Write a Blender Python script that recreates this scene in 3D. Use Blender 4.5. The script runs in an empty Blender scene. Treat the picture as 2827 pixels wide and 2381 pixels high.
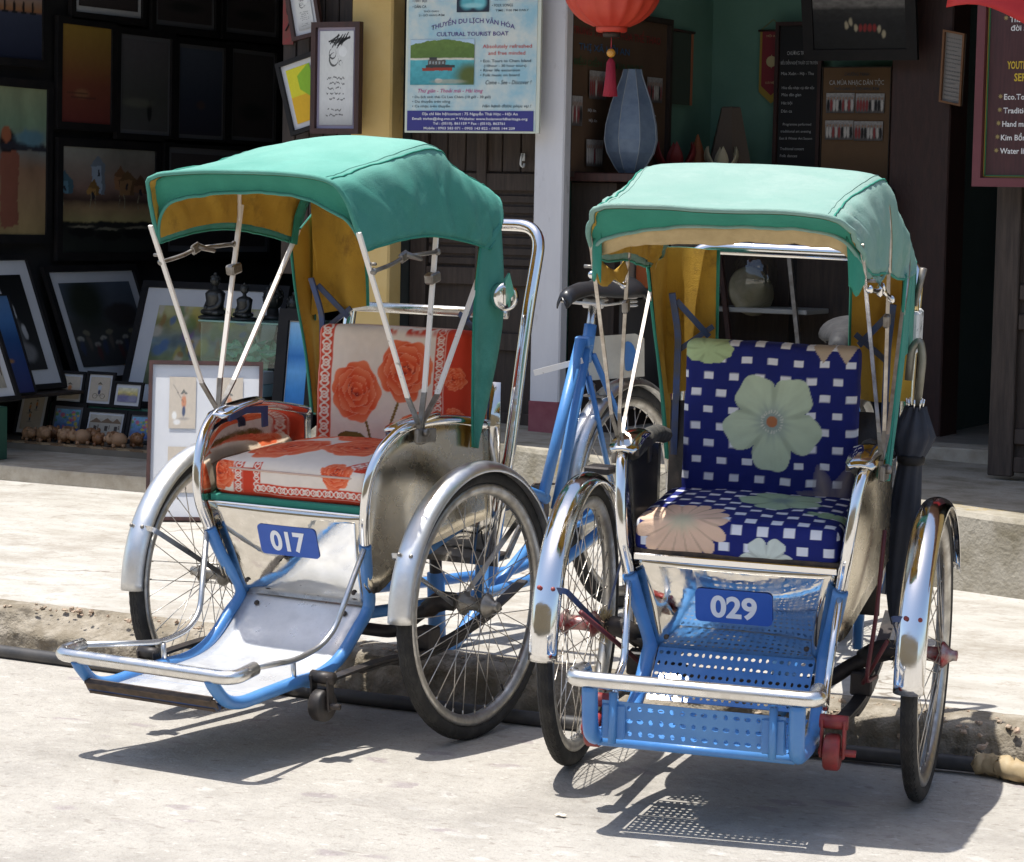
import bpy, math, random
import numpy as np
from mathutils import Matrix, Vector
random.seed(7); RNG = np.random.default_rng(11)
SC = bpy.context.scene
COL = SC.collection
# ------------------------------------------------------------------ camera
CAM_H, F_PX, PITCH, ROLL, HEAD = 1.3376, 7361.3, 0.08601, 0.02014, math.radians(28.643)
def rx(a): c, s = math.cos(a), math.sin(a); return np.array([[1,0,0],[0,c,-s],[0,s,c]])
def ry(a): c, s = math.cos(a), math.sin(a); return np.array([[c,0,s],[0,1,0],[-s,0,c]])
def rz(a): c, s = math.cos(a), math.sin(a); return np.array([[c,-s,0],[s,c,0],[0,0,1]])
HD = rz(HEAD)
_m = ry(ROLL) @ rx(PITCH)
cam_data = bpy.data.cameras.new('camera'); cam = bpy.data.objects.new('camera', cam_data); COL.objects.link(cam)
_r, _u, _b = HD @ _m[0], HD @ _m[2], -(HD @ _m[1])
cam.matrix_world = Matrix(((_r[0],_u[0],_b[0],0),(_r[1],_u[1],_b[1],0),(_r[2],_u[2],_b[2],CAM_H),(0,0,0,1)))
cam_data.sensor_fit = 'HORIZONTAL'; cam_data.sensor_width = 36; cam_data.lens = 36*F_PX/2827
cam_data.shift_y = -12.48/2827; cam_data.clip_end = 500; cam_data.clip_start = .05
SC.camera = cam
# ------------------------------------------------------------------ light
SUN = HD @ np.array([-.215, -.055, 1.0]); SUN /= np.linalg.norm(SUN)
elev = math.asin(SUN[2]); azim = math.atan2(SUN[0], SUN[1])
world = bpy.data.worlds.new('World'); SC.world = world; world.use_nodes = True
nt = world.node_tree; nt.nodes.clear()
sky = nt.nodes.new('ShaderNodeTexSky'); sky.sky_type = 'NISHITA'; sky.sun_disc = False
sky.sun_elevation = elev; sky.sun_rotation = azim; sky.air_density = 1.0; sky.dust_density = 2.0
bg = nt.nodes.new('ShaderNodeBackground'); bg.inputs['Strength'].default_value = 0.145
wo = nt.nodes.new('ShaderNodeOutputWorld')
nt.links.new(sky.outputs[0], bg.inputs[0]); nt.links.new(bg.outputs[0], wo.inputs[0])
sl = bpy.data.lights.new('sun', 'SUN'); sl.energy = 4.7; sl.angle = math.radians(.5); sl.color = (1.0, .965, .905)
so = bpy.data.objects.new('sun', sl); COL.objects.link(so)
so.rotation_euler = Vector(tuple(SUN)).to_track_quat('Z', 'Y').to_euler(); so.location = (0, 0, 12)
SC.view_settings.view_transform = 'Standard'; SC.view_settings.look = 'None'
SC.view_settings.exposure = 0.5; SC.view_settings.gamma = 1.0
# ------------------------------------------------------------------ materials
MATS = {}
def mat(name, col=(.5,.5,.5), rough=.5, metal=0., col2=None, vs=8., vlo=.35, vhi=.65, bump=0., bs=60., spec=.5, trans=0., rvar=0., stretch=None, detail=6., sheen=0., bump2=0., bs2=8., coat=0.):
    if name in MATS: return MATS[name]
    m = bpy.data.materials.new(name); m.use_nodes = True; t = m.node_tree
    b = t.nodes['Principled BSDF']; N = t.nodes.new; L = t.links.new
    b.inputs['Base Color'].default_value = (*col, 1); b.inputs['Roughness'].default_value = rough
    b.inputs['Metallic'].default_value = metal; b.inputs['Specular IOR Level'].default_value = spec
    if coat: b.inputs['Coat Weight'].default_value = coat; b.inputs['Coat Roughness'].default_value = .08
    if trans: b.inputs['Transmission Weight'].default_value = trans; b.inputs['IOR'].default_value = 1.45
    if sheen: b.inputs['Sheen Weight'].default_value = sheen
    tc = N('ShaderNodeTexCoord'); src = tc.outputs['Object']
    if stretch:
        mp = N('ShaderNodeMapping'); mp.inputs['Scale'].default_value = stretch; L(src, mp.inputs['Vector']); src = mp.outputs[0]
    if col2 is not None or rvar:
        n = N('ShaderNodeTexNoise'); n.inputs['Scale'].default_value = vs; n.inputs['Detail'].default_value = detail; n.inputs['Roughness'].default_value = .62
        L(src, n.inputs['Vector'])
        r = N('ShaderNodeMapRange'); r.inputs['From Min'].default_value = vlo; r.inputs['From Max'].default_value = vhi; r.clamp = True
        L(n.outputs['Fac'], r.inputs['Value'])
        if col2 is not None:
            mx = N('ShaderNodeMix'); mx.data_type = 'RGBA'; mx.inputs[6].default_value = (*col, 1); mx.inputs[7].default_value = (*col2, 1)
            L(r.outputs[0], mx.inputs[0]); L(mx.outputs[2], b.inputs['Base Color'])
        if rvar:
            rr = N('ShaderNodeMapRange'); rr.inputs['To Min'].default_value = max(0.02, rough-rvar); rr.inputs['To Max'].default_value = min(1, rough+rvar)
            L(r.outputs[0], rr.inputs['Value']); L(rr.outputs[0], b.inputs['Roughness'])
    prev = None
    for amt, s in ((bump, bs), (bump2, bs2)):
        if amt:
            n = N('ShaderNodeTexNoise'); n.inputs['Scale'].default_value = s; n.inputs['Detail'].default_value = 5
            L(src, n.inputs['Vector'])
            bp = N('ShaderNodeBump'); bp.inputs['Strength'].default_value = 1; bp.inputs['Distance'].default_value = amt
            L(n.outputs['Fac'], bp.inputs['Height'])
            if prev is not None: L(prev.outputs[0], bp.inputs['Normal'])
            prev = bp
    if prev is not None: L(prev.outputs[0], b.inputs['Normal'])
    MATS[name] = m; return m
def vmat(name, rough=.8, bump=0., bs=300., spec=.3):
    """material whose colour is the printed pattern stored on the mesh"""
    if name in MATS: return MATS[name]
    m = mat(name, rough=rough, bump=bump, bs=bs, spec=spec); t = m.node_tree
    a = t.nodes.new('ShaderNodeAttribute'); a.attribute_name = 'Col'
    t.links.new(a.outputs['Color'], t.nodes['Principled BSDF'].inputs['Base Color']); return m
def glassmat(name, col=(.9,1,.95), alpha=.12):
    if name in MATS: return MATS[name]
    m = bpy.data.materials.new(name); m.use_nodes = True; t = m.node_tree; t.nodes.clear()
    tr = t.nodes.new('ShaderNodeBsdfTransparent'); tr.inputs[0].default_value = (*col, 1)
    gl = t.nodes.new('ShaderNodeBsdfGlossy'); gl.inputs['Roughness'].default_value = .03
    mx = t.nodes.new('ShaderNodeMixShader'); mx.inputs[0].default_value = alpha; o = t.nodes.new('ShaderNodeOutputMaterial')
    t.links.new(tr.outputs[0], mx.inputs[1]); t.links.new(gl.outputs[0], mx.inputs[2]); t.links.new(mx.outputs[0], o.inputs[0])
    MATS[name] = m; return m
CHROME = mat('chrome', (.80,.79,.77), .11, 1, rvar=.08, vs=22, bump=.0008, bs=11)
BARM = mat('satin_bar', (.80,.79,.76), .3, 1, rvar=.1, vs=20, col2=(.66,.64,.6))
STEEL = mat('polished_steel', (.74,.71,.65), .075, 1, rvar=.055, vs=30, bump=.0013, bs=6, col2=(.66,.63,.57))
SIDEST = mat('dull_tan_steel', (.68,.62,.50), .27, 1, rvar=.05, vs=12, col2=(.62,.56,.44), bump=.0008, bs=9)
ALU = mat('dull_aluminium', (.66,.66,.65), .34, 1, rvar=.12, vs=11, bump=.0006, bs=60, col2=(.56,.56,.55))
ALUPLATE = mat('scuffed_aluminium_sheet', (.74,.74,.74), .38, .55, rvar=.12, vs=16, col2=(.6,.61,.62), bump=.0012, bs=12)
RIMM = mat('weathered_rim', (.55,.54,.51), .45, 1, col2=(.38,.36,.33), vs=25, rvar=.1)
SPOKEM = mat('spoke_steel', (.68,.66,.62), .38, 1, col2=(.45,.4,.34), vs=30)
RUBBER = mat('black_rubber', (.018,.0175,.017), .8, 0, col2=(.05,.047,.042), vs=26, vlo=.46, vhi=.75, bump=.0008, bs=90)
BLUE = mat('blue_paint', (.052,.195,.49), .4, 0, col2=(.085,.25,.54), vs=9, bump=.0006, bs=70, coat=.2)
BLUED = mat('dark_blue_paint', (.02,.06,.2), .45, 0, col2=(.05,.06,.09), vs=20)
WHITEP = mat('chipped_white_paint', (.78,.74,.68), .4, 0, col2=(.26,.2,.16), vs=26, vlo=.62, vhi=.7)
GREYM = mat('grey_cast_metal', (.3,.29,.27), .45, .8, col2=(.17,.15,.13), vs=30)
RUSTY = mat('rusty_iron', (.12,.085,.06), .7, .3, col2=(.05,.04,.035), vs=30, bump=.001, bs=80)
BLACKM = mat('black_iron', (.015,.015,.016), .5, .3, col2=(.05,.04,.035), vs=20, bump=.0008, bs=60)
REDP = mat('red_painted_iron', (.30,.03,.03), .5, 0, col2=(.16,.03,.025), vs=30, bump=.0006, bs=60)
LEATHER = mat('black_leather', (.018,.018,.02), .38, 0, bump=.0006, bs=120, rvar=.1, vs=10)
GREYLEATHER = mat('grey_quilted_leather', (.03,.03,.032), .6, 0, col2=(.05,.05,.05), vs=40, bump=.002, bs=60, spec=.2)
CLOTH_A = mat('green_canvas', (.040,.215,.165), .9, 0, col2=(.07,.275,.22), vs=5, vlo=.3, vhi=.75, bump=.0016, bs=420, bump2=.004, bs2=9)
CLOTH_B = mat('faded_green_canvas', (.125,.28,.232), .92, 0, col2=(.21,.335,.29), vs=5, vlo=.3, vhi=.72, bump=.0016, bs=420, bump2=.005, bs2=9)
CLOTH_DK = mat('deep_green_canvas', (.018,.19,.135), .85, 0, col2=(.03,.24,.17), vs=9, bump=.001, bs=400)
LINING = mat('ochre_lining', (.47,.29,.035), .9, 0, col2=(.31,.18,.025), vs=6, vlo=.4, vhi=.75, bump=.001, bs=400, bump2=.004, bs2=9)
TANCL = mat('tan_cloth', (.5,.38,.2), .9, 0, col2=(.4,.3,.15), vs=20, bump=.001, bs=400)
PLATEB = mat('blue_number_plate', (.02,.085,.38), .35, 0, col2=(.03,.1,.42), vs=14)
WHITE = mat('white_lettering', (.8,.8,.8), .5)
DKWOOD = mat('dark_stained_wood', (.022,.014,.010), .65, 0, col2=(.042,.027,.019), vs=5, stretch=(14,14,1.2), bump=.0015, bs=12)
REDWOOD = mat('reddish_brown_wood', (.058,.022,.017), .55, 0, col2=(.034,.014,.011), vs=6, stretch=(10,10,1.5), bump=.001, bs=20)
DOORWOOD = mat('weathered_brown_door', (.032,.021,.015), .7, 0, col2=(.07,.049,.037), vs=5, vlo=.4, vhi=.75, stretch=(16,16,1.2), bump=.0015, bs=14)
BLACKFR = mat('black_frame_lacquer', (.010,.010,.011), .6, 0, col2=(.018,.016,.016), vs=8, spec=.25)
MATW = mat('white_mat_board', (.66,.66,.66), .8, 0, col2=(.6,.6,.61), vs=5)
MATG = mat('grey_mat_board', (.16,.16,.17), .8)
PRINT = vmat('printed_picture', .55)
FABRIC = vmat('printed_cotton', .85, .0008, 420)
# ------------------------------------------------------------------ mesh helpers
def link(o, parent=None):
    COL.objects.link(o)
    if parent is not None: o.parent = parent
    return o
def tag(o, label=None, cat=None, group=None, kind=None):
    if label: o['label'] = label
    if cat: o['category'] = cat
    if group: o['group'] = group
    if kind: o['kind'] = kind
    return o
def thing(name, label, cat, loc=(0,0,0), rz_=0., group=None):
    o = bpy.data.objects.new(name, None); o.empty_display_size = .1; link(o)
    o.location = loc; o.rotation_euler = (0,0,rz_); return tag(o, label, cat, group)
def mesh_from(name, V, F, m, smooth=False, mats=None, mi=None):
    me = bpy.data.meshes.new(name); me.from_pydata([tuple(map(float, v)) for v in V], [], [tuple(int(i) for i in f) for f in F])
    for q in (mats or [m]): me.materials.append(q)
    if mi is not None: me.polygons.foreach_set('material_index', list(mi))
    if smooth: me.polygons.foreach_set('use_smooth', [True]*len(me.polygons))
    me.update(); return me
def fillet(pts, r, n=6):
    pts = [np.array(p, float) for p in pts]; out = [pts[0]]
    for i in range(1, len(pts)-1):
        a, b, c = pts[i-1], pts[i], pts[i+1]; ab, cb = a-b, c-b
        la, lc = np.linalg.norm(ab), np.linalg.norm(cb); rr = r[i] if isinstance(r, (list, tuple)) else r
        d = min(rr, la*.48, lc*.48); p, q = b+ab/la*d, b+cb/lc*d
        for k in range(n+1):
            t = k/n; out.append((1-t)**2*p+2*t*(1-t)*b+t*t*q)
    out.append(pts[-1]); return out
def catmull(pts, n=8, closed=False):
    P_ = np.array(pts, float); m = len(P_); out = []
    for i in range(m-1):
        p0 = P_[max(i-1, 0)]; p1 = P_[i]; p2 = P_[i+1]; p3 = P_[min(i+2, m-1)]
        for k in range(n):
            t = k/n; out.append(.5*((2*p1)+(-p0+p2)*t+(2*p0-5*p1+4*p2-p3)*t*t+(-p0+3*p1-3*p2+p3)*t**3))
    out.append(P_[-1]); return np.array(out)
class MB:
    def __init__(s): s.V = []; s.F = []; s.sm = []; s.mi = []; s.m = 0
    def add(s, V, F, smooth=True):
        o = len(s.V); s.V += [tuple(v) for v in V]; s.F += [tuple(i+o for i in f) for f in F]; s.sm += [smooth]*len(F); s.mi += [s.m]*len(F); return s
    def tube(s, pts, r, n=10, closed=False, caps=True, sx=1., smooth=True, up=None):
        P_ = [np.array(p, float) for p in pts]; k = len(P_)
        T = []
        for i in range(k):
            a = P_[(i-1) % k] if (closed or i > 0) else P_[i]; b = P_[(i+1) % k] if (closed or i < k-1) else P_[i]
            t = b-a; T.append(t/(np.linalg.norm(t)+1e-12))
        u = np.array(up if up is not None else (0,0,1.)); 
        if abs(u@T[0]) > .95: u = np.array((1.,0,0))
        u = u-(u@T[0])*T[0]; u /= np.linalg.norm(u); V = []
        for i in range(k):
            u = u-(u@T[i])*T[i]; u /= np.linalg.norm(u)+1e-12; w = np.cross(T[i], u)
            rr = r[i] if hasattr(r, '__len__') else r
            for j in range(n):
                a = 2*math.pi*(j+.5 if n == 4 else j)/n; V.append(P_[i]+rr*(math.cos(a)*u+sx*math.sin(a)*w))
        F = []
        for i in range(k if closed else k-1):
            for j in range(n):
                a = i*n+j; b = i*n+(j+1) % n; c = ((i+1) % k)*n+(j+1) % n; d = ((i+1) % k)*n+j; F.append((a, b, c, d))
        if caps and not closed: F.append(tuple(range(n-1, -1, -1))); F.append(tuple((k-1)*n+j for j in range(n)))
        return s.add(V, F, smooth)
    def box(s, c, size, R=None, bevel=0.):
        h = np.array(size)/2; c = np.array(c, float)
        if bevel:
            b = min(bevel, min(h)*.9); V = []; F = []
            idx = {}
            for sx in (-1,1):
                for sy in (-1,1):
                    for sz in (-1,1):
                        for ax in range(3):
                            p = np.array([sx,sy,sz])*h; q = p.copy()
                            for a in range(3):
                                if a != ax: q[a] -= np.sign(p[a])*b
                            idx[(sx,sy,sz,ax)] = len(V); V.append(q)
            for ax in range(3):
                o = [a for a in range(3) if a != ax]
                for sg in (-1,1):
                    loop = []
                    for (p, q) in ((-1,-1),(1,-1),(1,1),(-1,1)):
                        k = [0,0,0]; k[ax] = sg; k[o[0]] = p; k[o[1]] = q; loop.append(idx[(*k, ax)])
                    if (sg > 0) == (ax == 1): loop = loop[::-1]
                    F.append(tuple(loop))
                for p in (-1,1):
                    for q in (-1,1):
                        def K(sg, a): k = [0,0,0]; k[ax] = sg; k[o[0]] = p; k[o[1]] = q; return idx[(*k, a)]
                        F.append((K(-1,o[0]), K(1,o[0]), K(1,o[1]), K(-1,o[1])))
            for sx in (-1,1):
                for sy in (-1,1):
                    for sz in (-1,1): F.append(tuple(idx[(sx,sy,sz,a)] for a in range(3)))
            V = np.array(V)
        else:
            V = np.array([(x,y,z) for x in (-1,1) for y in (-1,1) for z in (-1,1)])*h
            F = [(0,1,3,2),(4,6,7,5),(0,4,5,1),(2,3,7,6),(0,2,6,4),(1,5,7,3)]
        if R is not None: V = V @ np.array(R).T
        return s.add(V+c, F, False)
    def lathe(s, prof, o, ax=(0,0,1), n=24, smooth=True, cap=True):
        ax = np.array(ax, float); ax /= np.linalg.norm(ax); u = np.array((1.,0,0)) if abs(ax[0]) < .9 else np.array((0,1.,0))
        u = u-(u@ax)*ax; u /= np.linalg.norm(u); w = np.cross(ax, u); o = np.array(o, float); V = []; k = len(prof)
        for r, h in prof:
            for j in range(n): a = 2*math.pi*j/n; V.append(o+ax*h+r*(math.cos(a)*u+math.sin(a)*w))
        F = [(i*n+j, i*n+(j+1) % n, (i+1)*n+(j+1) % n, (i+1)*n+j) for i in range(k-1) for j in range(n)]
        if cap:
            F.append(tuple(range(n-1,-1,-1))); F.append(tuple((k-1)*n+j for j in range(n)))
        return s.add(V, F, smooth)
    def ball(s, c, r, n=12, m=8, sc=(1,1,1)):
        prof = [(r*math.sin(math.pi*i/m)+1e-5, -r*math.cos(math.pi*i/m)) for i in range(m+1)]
        q = MB().lathe(prof, (0,0,0), n=n); return s.add(np.array(q.V)*np.array(sc)+np.array(c), q.F, True)
    def grid(s, G, smooth=True, flip=False):
        G = np.array(G); a, b = G.shape[:2]; F = []
        for i in range(a-1):
            for j in range(b-1):
                f = (i*b+j, i*b+j+1, (i+1)*b+j+1, (i+1)*b+j); F.append(f[::-1] if flip else f)
        return s.add(G.reshape(-1,3), F, smooth)
    def prism(s, poly, O, U, V_, N, d):
        """poly (x,y) in plane (O,U,V_), extruded by d along N"""
        O, U, V_, N = [np.array(q, float) for q in (O,U,V_,N)]; k = len(poly)
        A = [O+U*x+V_*y for x, y in poly]; B = [p+N*d for p in A]
        F = [tuple(range(k-1,-1,-1)), tuple(range(k,2*k))]+[(i,(i+1) % k,k+(i+1) % k,k+i) for i in range(k)]
        return s.add(A+B, F, False)
    def mesh(s, name, m):
        ms = m if isinstance(m, (list, tuple)) else [m]
        me = mesh_from(name, s.V, s.F, None, mats=ms, mi=s.mi if len(ms) > 1 else None)
        me.polygons.foreach_set('use_smooth', s.sm); me.update(); return me
    def build(s, name, m, parent=None, off=None, solid=0.):
        if off is not None: s.V = [tuple(np.array(v)+np.array(off)) for v in s.V]
        o = link(bpy.data.objects.new(name, s.mesh(name, m)), parent)
        if solid: md = o.modifiers.new('thick', 'SOLIDIFY'); md.thickness = solid; md.offset = 0
        return o
def setcol(me, C):
    a = me.color_attributes.new('Col', 'FLOAT_COLOR', 'POINT')
    c = np.ones((len(me.vertices), 4), np.float32); c[:, :3] = C; a.data.foreach_set('color', c.ravel())
def gridmesh(name, P_, m, C=None, smooth=True):
    """fast grid: P_ (a,b,3)"""
    a, b = P_.shape[:2]; me = bpy.data.meshes.new(name); n = (a-1)*(b-1)
    i = np.arange(a*b).reshape(a,b); F = np.stack([i[:-1,:-1], i[:-1,1:], i[1:,1:], i[1:,:-1]], -1).reshape(-1)
    me.vertices.add(a*b); me.vertices.foreach_set('co', P_.astype(np.float32).ravel())
    me.loops.add(n*4); me.loops.foreach_set('vertex_index', F.astype(np.int32))
    me.polygons.add(n); me.polygons.foreach_set('loop_start', np.arange(0,n*4,4,dtype=np.int32))
    me.polygons.foreach_set('use_smooth', np.full(n, smooth)); me.materials.append(m); me.update(calc_edges=True)
    if C is not None: setcol(me, C.reshape(-1,3))
    return me
_tab = RNG.random((256,256))
def vnoise(x, y):
    x = np.asarray(x, float); y = np.asarray(y, float); xi = np.floor(x).astype(int); yi = np.floor(y).astype(int); fx = x-xi; fy = y-yi
    fx = fx*fx*(3-2*fx); fy = fy*fy*(3-2*fy); g = lambda a, b: _tab[a & 255, b & 255]
    return (g(xi,yi)*(1-fx)+g(xi+1,yi)*fx)*(1-fy)+(g(xi,yi+1)*(1-fx)+g(xi+1,yi+1)*fx)*fy
def fbm(x, y, o=4):
    s = 0; a = .5
    for k in range(o): s = s+a*vnoise(np.asarray(x)*2**k+17*k, np.asarray(y)*2**k+31*k); a *= .5
    return s
def text(body, O, U, V_, h, m, parent, width=None, align='L', bold=0., name='lettering', bend=None, eps=.0012, shear=0., res=2):
    """flat lettering: cap height h, laid on plane O,U,V_ (unit axes)"""
    cu = bpy.data.curves.new('t', 'FONT'); cu.body = body; cu.size = 1; cu.offset = bold; cu.resolution_u = res; cu.shear = shear
    ob = bpy.data.objects.new('t', cu); COL.objects.link(ob)
    dg = bpy.context.evaluated_depsgraph_get(); me0 = bpy.data.meshes.new_from_object(ob.evaluated_get(dg))
    v = np.empty(len(me0.vertices)*3); me0.vertices.foreach_get('co', v); v = v.reshape(-1,3)[:, :2].copy()
    bpy.data.objects.remove(ob); bpy.data.curves.remove(cu)
    if len(v) == 0: return None
    x0, x1 = v[:,0].min(), v[:,0].max(); sy = h/.70; sx = width/(x1-x0) if width else sy
    X = (v[:,0]-x0)*sx; Y = v[:,1]*sy; Wd = (x1-x0)*sx
    X -= {'L':0,'C':Wd/2,'R':Wd}[align]
    if bend is not None: Y = Y-bend*(X if align == 'C' else X-Wd/2)**2
    O, U, V_ = np.array(O,float), np.array(U,float), np.array(V_,float); Nn = np.cross(U,V_); Nn /= np.linalg.norm(Nn)
    Q = O+X[:,None]*U+Y[:,None]*V_+Nn*eps; me0.vertices.foreach_set('co', Q.astype(np.float32).ravel()); me0.materials.clear(); me0.materials.append(m); me0.name = name; me0.update()
    return link(bpy.data.objects.new(name, me0), parent)
# ================================================================== SETTING
def sstep_(a, b, x): t = np.clip((x-a)/(b-a), 0, 1); return t*t*(3-2*t)
ROAD = mat('worn_concrete_road', (.33,.308,.272), .9, 0, col2=(.41,.386,.346), vs=5, vlo=.3, vhi=.7, bump=.004, bs=140, bump2=.006, bs2=25)
def road_nodes(m, amt=.65):
    """embedded flat stones and dark specks"""
    t = m.node_tree; N = t.nodes.new; L = t.links.new; b = t.nodes['Principled BSDF']; old = b.inputs['Base Color'].links[0].from_socket
    tc = N('ShaderNodeTexCoord'); mp = N('ShaderNodeMapping'); mp.inputs['Scale'].default_value = (1,1.6,1); L(tc.outputs['Object'], mp.inputs[0])
    nz = N('ShaderNodeTexNoise'); nz.inputs['Scale'].default_value = 9; L(mp.outputs[0], nz.inputs['Vector'])
    ad = N('ShaderNodeVectorMath'); ad.operation = 'MULTIPLY_ADD'; ad.inputs[1].default_value = (.12,.12,.12); L(nz.outputs['Color'], ad.inputs[0]); L(mp.outputs[0], ad.inputs[2])
    for sc, cut, colr, fac in ((10,.93,(.26,.225,.225),amt),(15,.94,(.46,.44,.41),amt*.9),(30,.955,(.2,.17,.145),.5),(55,.93,(.52,.49,.45),.6)):
        v = N('ShaderNodeTexVoronoi'); v.inputs['Scale'].default_value = sc; L(ad.outputs[0], v.inputs['Vector'])
        sp = N('ShaderNodeSeparateColor'); L(v.outputs['Color'], sp.inputs[0])
        g = N('ShaderNodeMath'); g.operation = 'GREATER_THAN'; g.inputs[1].default_value = cut; L(sp.outputs[0], g.inputs[0])
        d = N('ShaderNodeMapRange'); d.inputs['From Min'].default_value = .5; d.inputs['From Max'].default_value = .3; L(v.outputs['Distance'], d.inputs['Value'])
        k = N('ShaderNodeMath'); k.operation = 'MULTIPLY'; L(g.outputs[0], k.inputs[0]); L(d.outputs[0], k.inputs[1])
        k2 = N('ShaderNodeMath'); k2.operation = 'MULTIPLY'; k2.inputs[1].default_value = fac; L(k.outputs[0], k2.inputs[0])
        mx = N('ShaderNodeMix'); mx.data_type = 'RGBA'; mx.inputs[7].default_value = (*colr,1); L(k2.outputs[0], mx.inputs[0]); L(old, mx.inputs[6]); old = mx.outputs[2]
    L(old, b.inputs['Base Color'])
road_nodes(ROAD, .75)
PAVE = mat('pale_concrete_pavement', (.435,.418,.382), .9, 0, col2=(.32,.297,.255), vs=3.5, vlo=.42, vhi=.74, bump=.003, bs=60, stretch=(1,2.2,1), bump2=.008, bs2=6)
KERBM = mat('rough_kerb_concrete', (.19,.16,.115), .95, 0, col2=(.36,.32,.26), vs=14, vlo=.4, vhi=.7, bump=.008, bs=45, bump2=.004, bs2=160)
STEPM = mat('stained_concrete_step', (.36,.33,.27), .9, 0, col2=(.20,.175,.12), vs=7, vlo=.42, vhi=.68, bump=.004, bs=70)
def cracks(m, scale, dark, width=.012):
    t = m.node_tree; N = t.nodes.new; L = t.links.new; b = t.nodes['Principled BSDF']; old = b.inputs['Base Color'].links[0].from_socket
    tc = N('ShaderNodeTexCoord'); nz = N('ShaderNodeTexNoise'); nz.inputs['Scale'].default_value = 3.; nz.inputs['Detail'].default_value = 8; L(tc.outputs['Object'], nz.inputs['Vector'])
    ad = N('ShaderNodeVectorMath'); ad.operation = 'MULTIPLY_ADD'; ad.inputs[1].default_value = (.6,.6,.6); L(nz.outputs['Color'], ad.inputs[0]); L(tc.outputs['Object'], ad.inputs[2])
    v = N('ShaderNodeTexVoronoi'); v.feature = 'DISTANCE_TO_EDGE'; v.inputs['Scale'].default_value = scale; L(ad.outputs[0], v.inputs['Vector'])
    r = N('ShaderNodeMapRange'); r.inputs['From Min'].default_value = width; r.inputs['From Max'].default_value = width*.3; L(v.outputs['Distance'], r.inputs['Value'])
    nm = N('ShaderNodeTexNoise'); nm.inputs['Scale'].default_value = 1.3; L(tc.outputs['Object'], nm.inputs['Vector'])
    nr = N('ShaderNodeMapRange'); nr.inputs['From Min'].default_value = .48; nr.inputs['From Max'].default_value = .58; L(nm.outputs['Fac'], nr.inputs['Value'])
    k = N('ShaderNodeMath'); k.operation = 'MULTIPLY'; L(r.outputs[0], k.inputs[0]); L(nr.outputs[0], k.inputs[1])
    mx = N('ShaderNodeMix'); mx.data_type = 'RGBA'; mx.inputs[7].default_value = (*dark,1); L(k.outputs[0], mx.inputs[0]); L(old, mx.inputs[6]); L(mx.outputs[2], b.inputs['Base Color'])

cracks(PAVE, 1.1, (.14,.11,.08), .012)
def grit(m, sc, colr, lo, hi, fac):
    t = m.node_tree; N = t.nodes.new; L = t.links.new; b = t.nodes['Principled BSDF']; old = b.inputs['Base Color'].links[0].from_socket
    tc = N('ShaderNodeTexCoord'); n = N('ShaderNodeTexNoise'); n.inputs['Scale'].default_value = sc; n.inputs['Detail'].default_value = 8; n.inputs['Roughness'].default_value = .8; L(tc.outputs['Object'], n.inputs['Vector'])
    r = N('ShaderNodeMapRange'); r.inputs['From Min'].default_value = lo; r.inputs['From Max'].default_value = hi; r.inputs['To Max'].default_value = fac; L(n.outputs['Fac'], r.inputs['Value'])
    mx = N('ShaderNodeMix'); mx.data_type = 'RGBA'; mx.inputs[7].default_value = (*colr,1); L(r.outputs[0], mx.inputs[0]); L(old, mx.inputs[6]); L(mx.outputs[2], b.inputs['Base Color'])
grit(ROAD, 42, (.15,.13,.105), .52, .66, .5); grit(ROAD, 30, (.48,.46,.42), .57, .68, .6); grit(ROAD, 1.6, (.20,.185,.165), .48, .66, .6); grit(ROAD, 6, (.42,.40,.36), .55, .68, .5)
grit(PAVE, 40, (.18,.15,.11), .55, .68, .7); grit(PAVE, 2.2, (.24,.21,.17), .50, .64, .65); grit(PAVE, 11, (.25,.215,.165), .55, .66, .65)
grit(CLOTH_A, 3.5, (.10,.36,.29), .52, .68, .6); grit(CLOTH_A, 22, (.02,.13,.10), .62, .74, .5); grit(CLOTH_B, 3.5, (.36,.44,.40), .52, .66, .6); grit(CLOTH_B, 18, (.13,.17,.14), .6, .72, .5); grit(LINING, 7, (.12,.06,.015), .55, .72, .7)
grit(BLUE, 55, (.10,.075,.05), .66, .70, .8); grit(ALUPLATE, 40, (.4,.4,.4), .58, .7, .5)
def pale_crown(m, z0, z1, colr, fac):
    """cloth colour mixed paler with height, toward the crown of the hood"""
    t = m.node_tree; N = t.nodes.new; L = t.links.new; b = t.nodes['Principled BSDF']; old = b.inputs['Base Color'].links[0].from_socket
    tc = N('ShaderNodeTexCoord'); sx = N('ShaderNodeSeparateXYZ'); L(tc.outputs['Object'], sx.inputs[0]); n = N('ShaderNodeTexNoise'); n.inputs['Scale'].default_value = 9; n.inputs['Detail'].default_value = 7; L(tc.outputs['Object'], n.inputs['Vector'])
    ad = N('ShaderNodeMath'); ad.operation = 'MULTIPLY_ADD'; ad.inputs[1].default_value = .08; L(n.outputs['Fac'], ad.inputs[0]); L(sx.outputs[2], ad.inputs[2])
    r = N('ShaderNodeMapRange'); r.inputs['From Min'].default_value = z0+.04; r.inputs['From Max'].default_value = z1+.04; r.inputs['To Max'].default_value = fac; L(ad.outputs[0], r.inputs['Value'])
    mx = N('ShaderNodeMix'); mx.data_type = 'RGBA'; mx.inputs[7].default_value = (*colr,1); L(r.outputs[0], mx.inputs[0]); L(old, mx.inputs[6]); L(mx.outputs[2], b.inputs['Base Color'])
pale_crown(CLOTH_A, 1.37, 1.47, (.19,.39,.325), .8); pale_crown(CLOTH_B, 1.30, 1.42, (.24,.35,.305), .7)  # both hood cloths turn to a paler colour toward the top
PAV_Z = .11; KY = 6.045; R = .335
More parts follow.
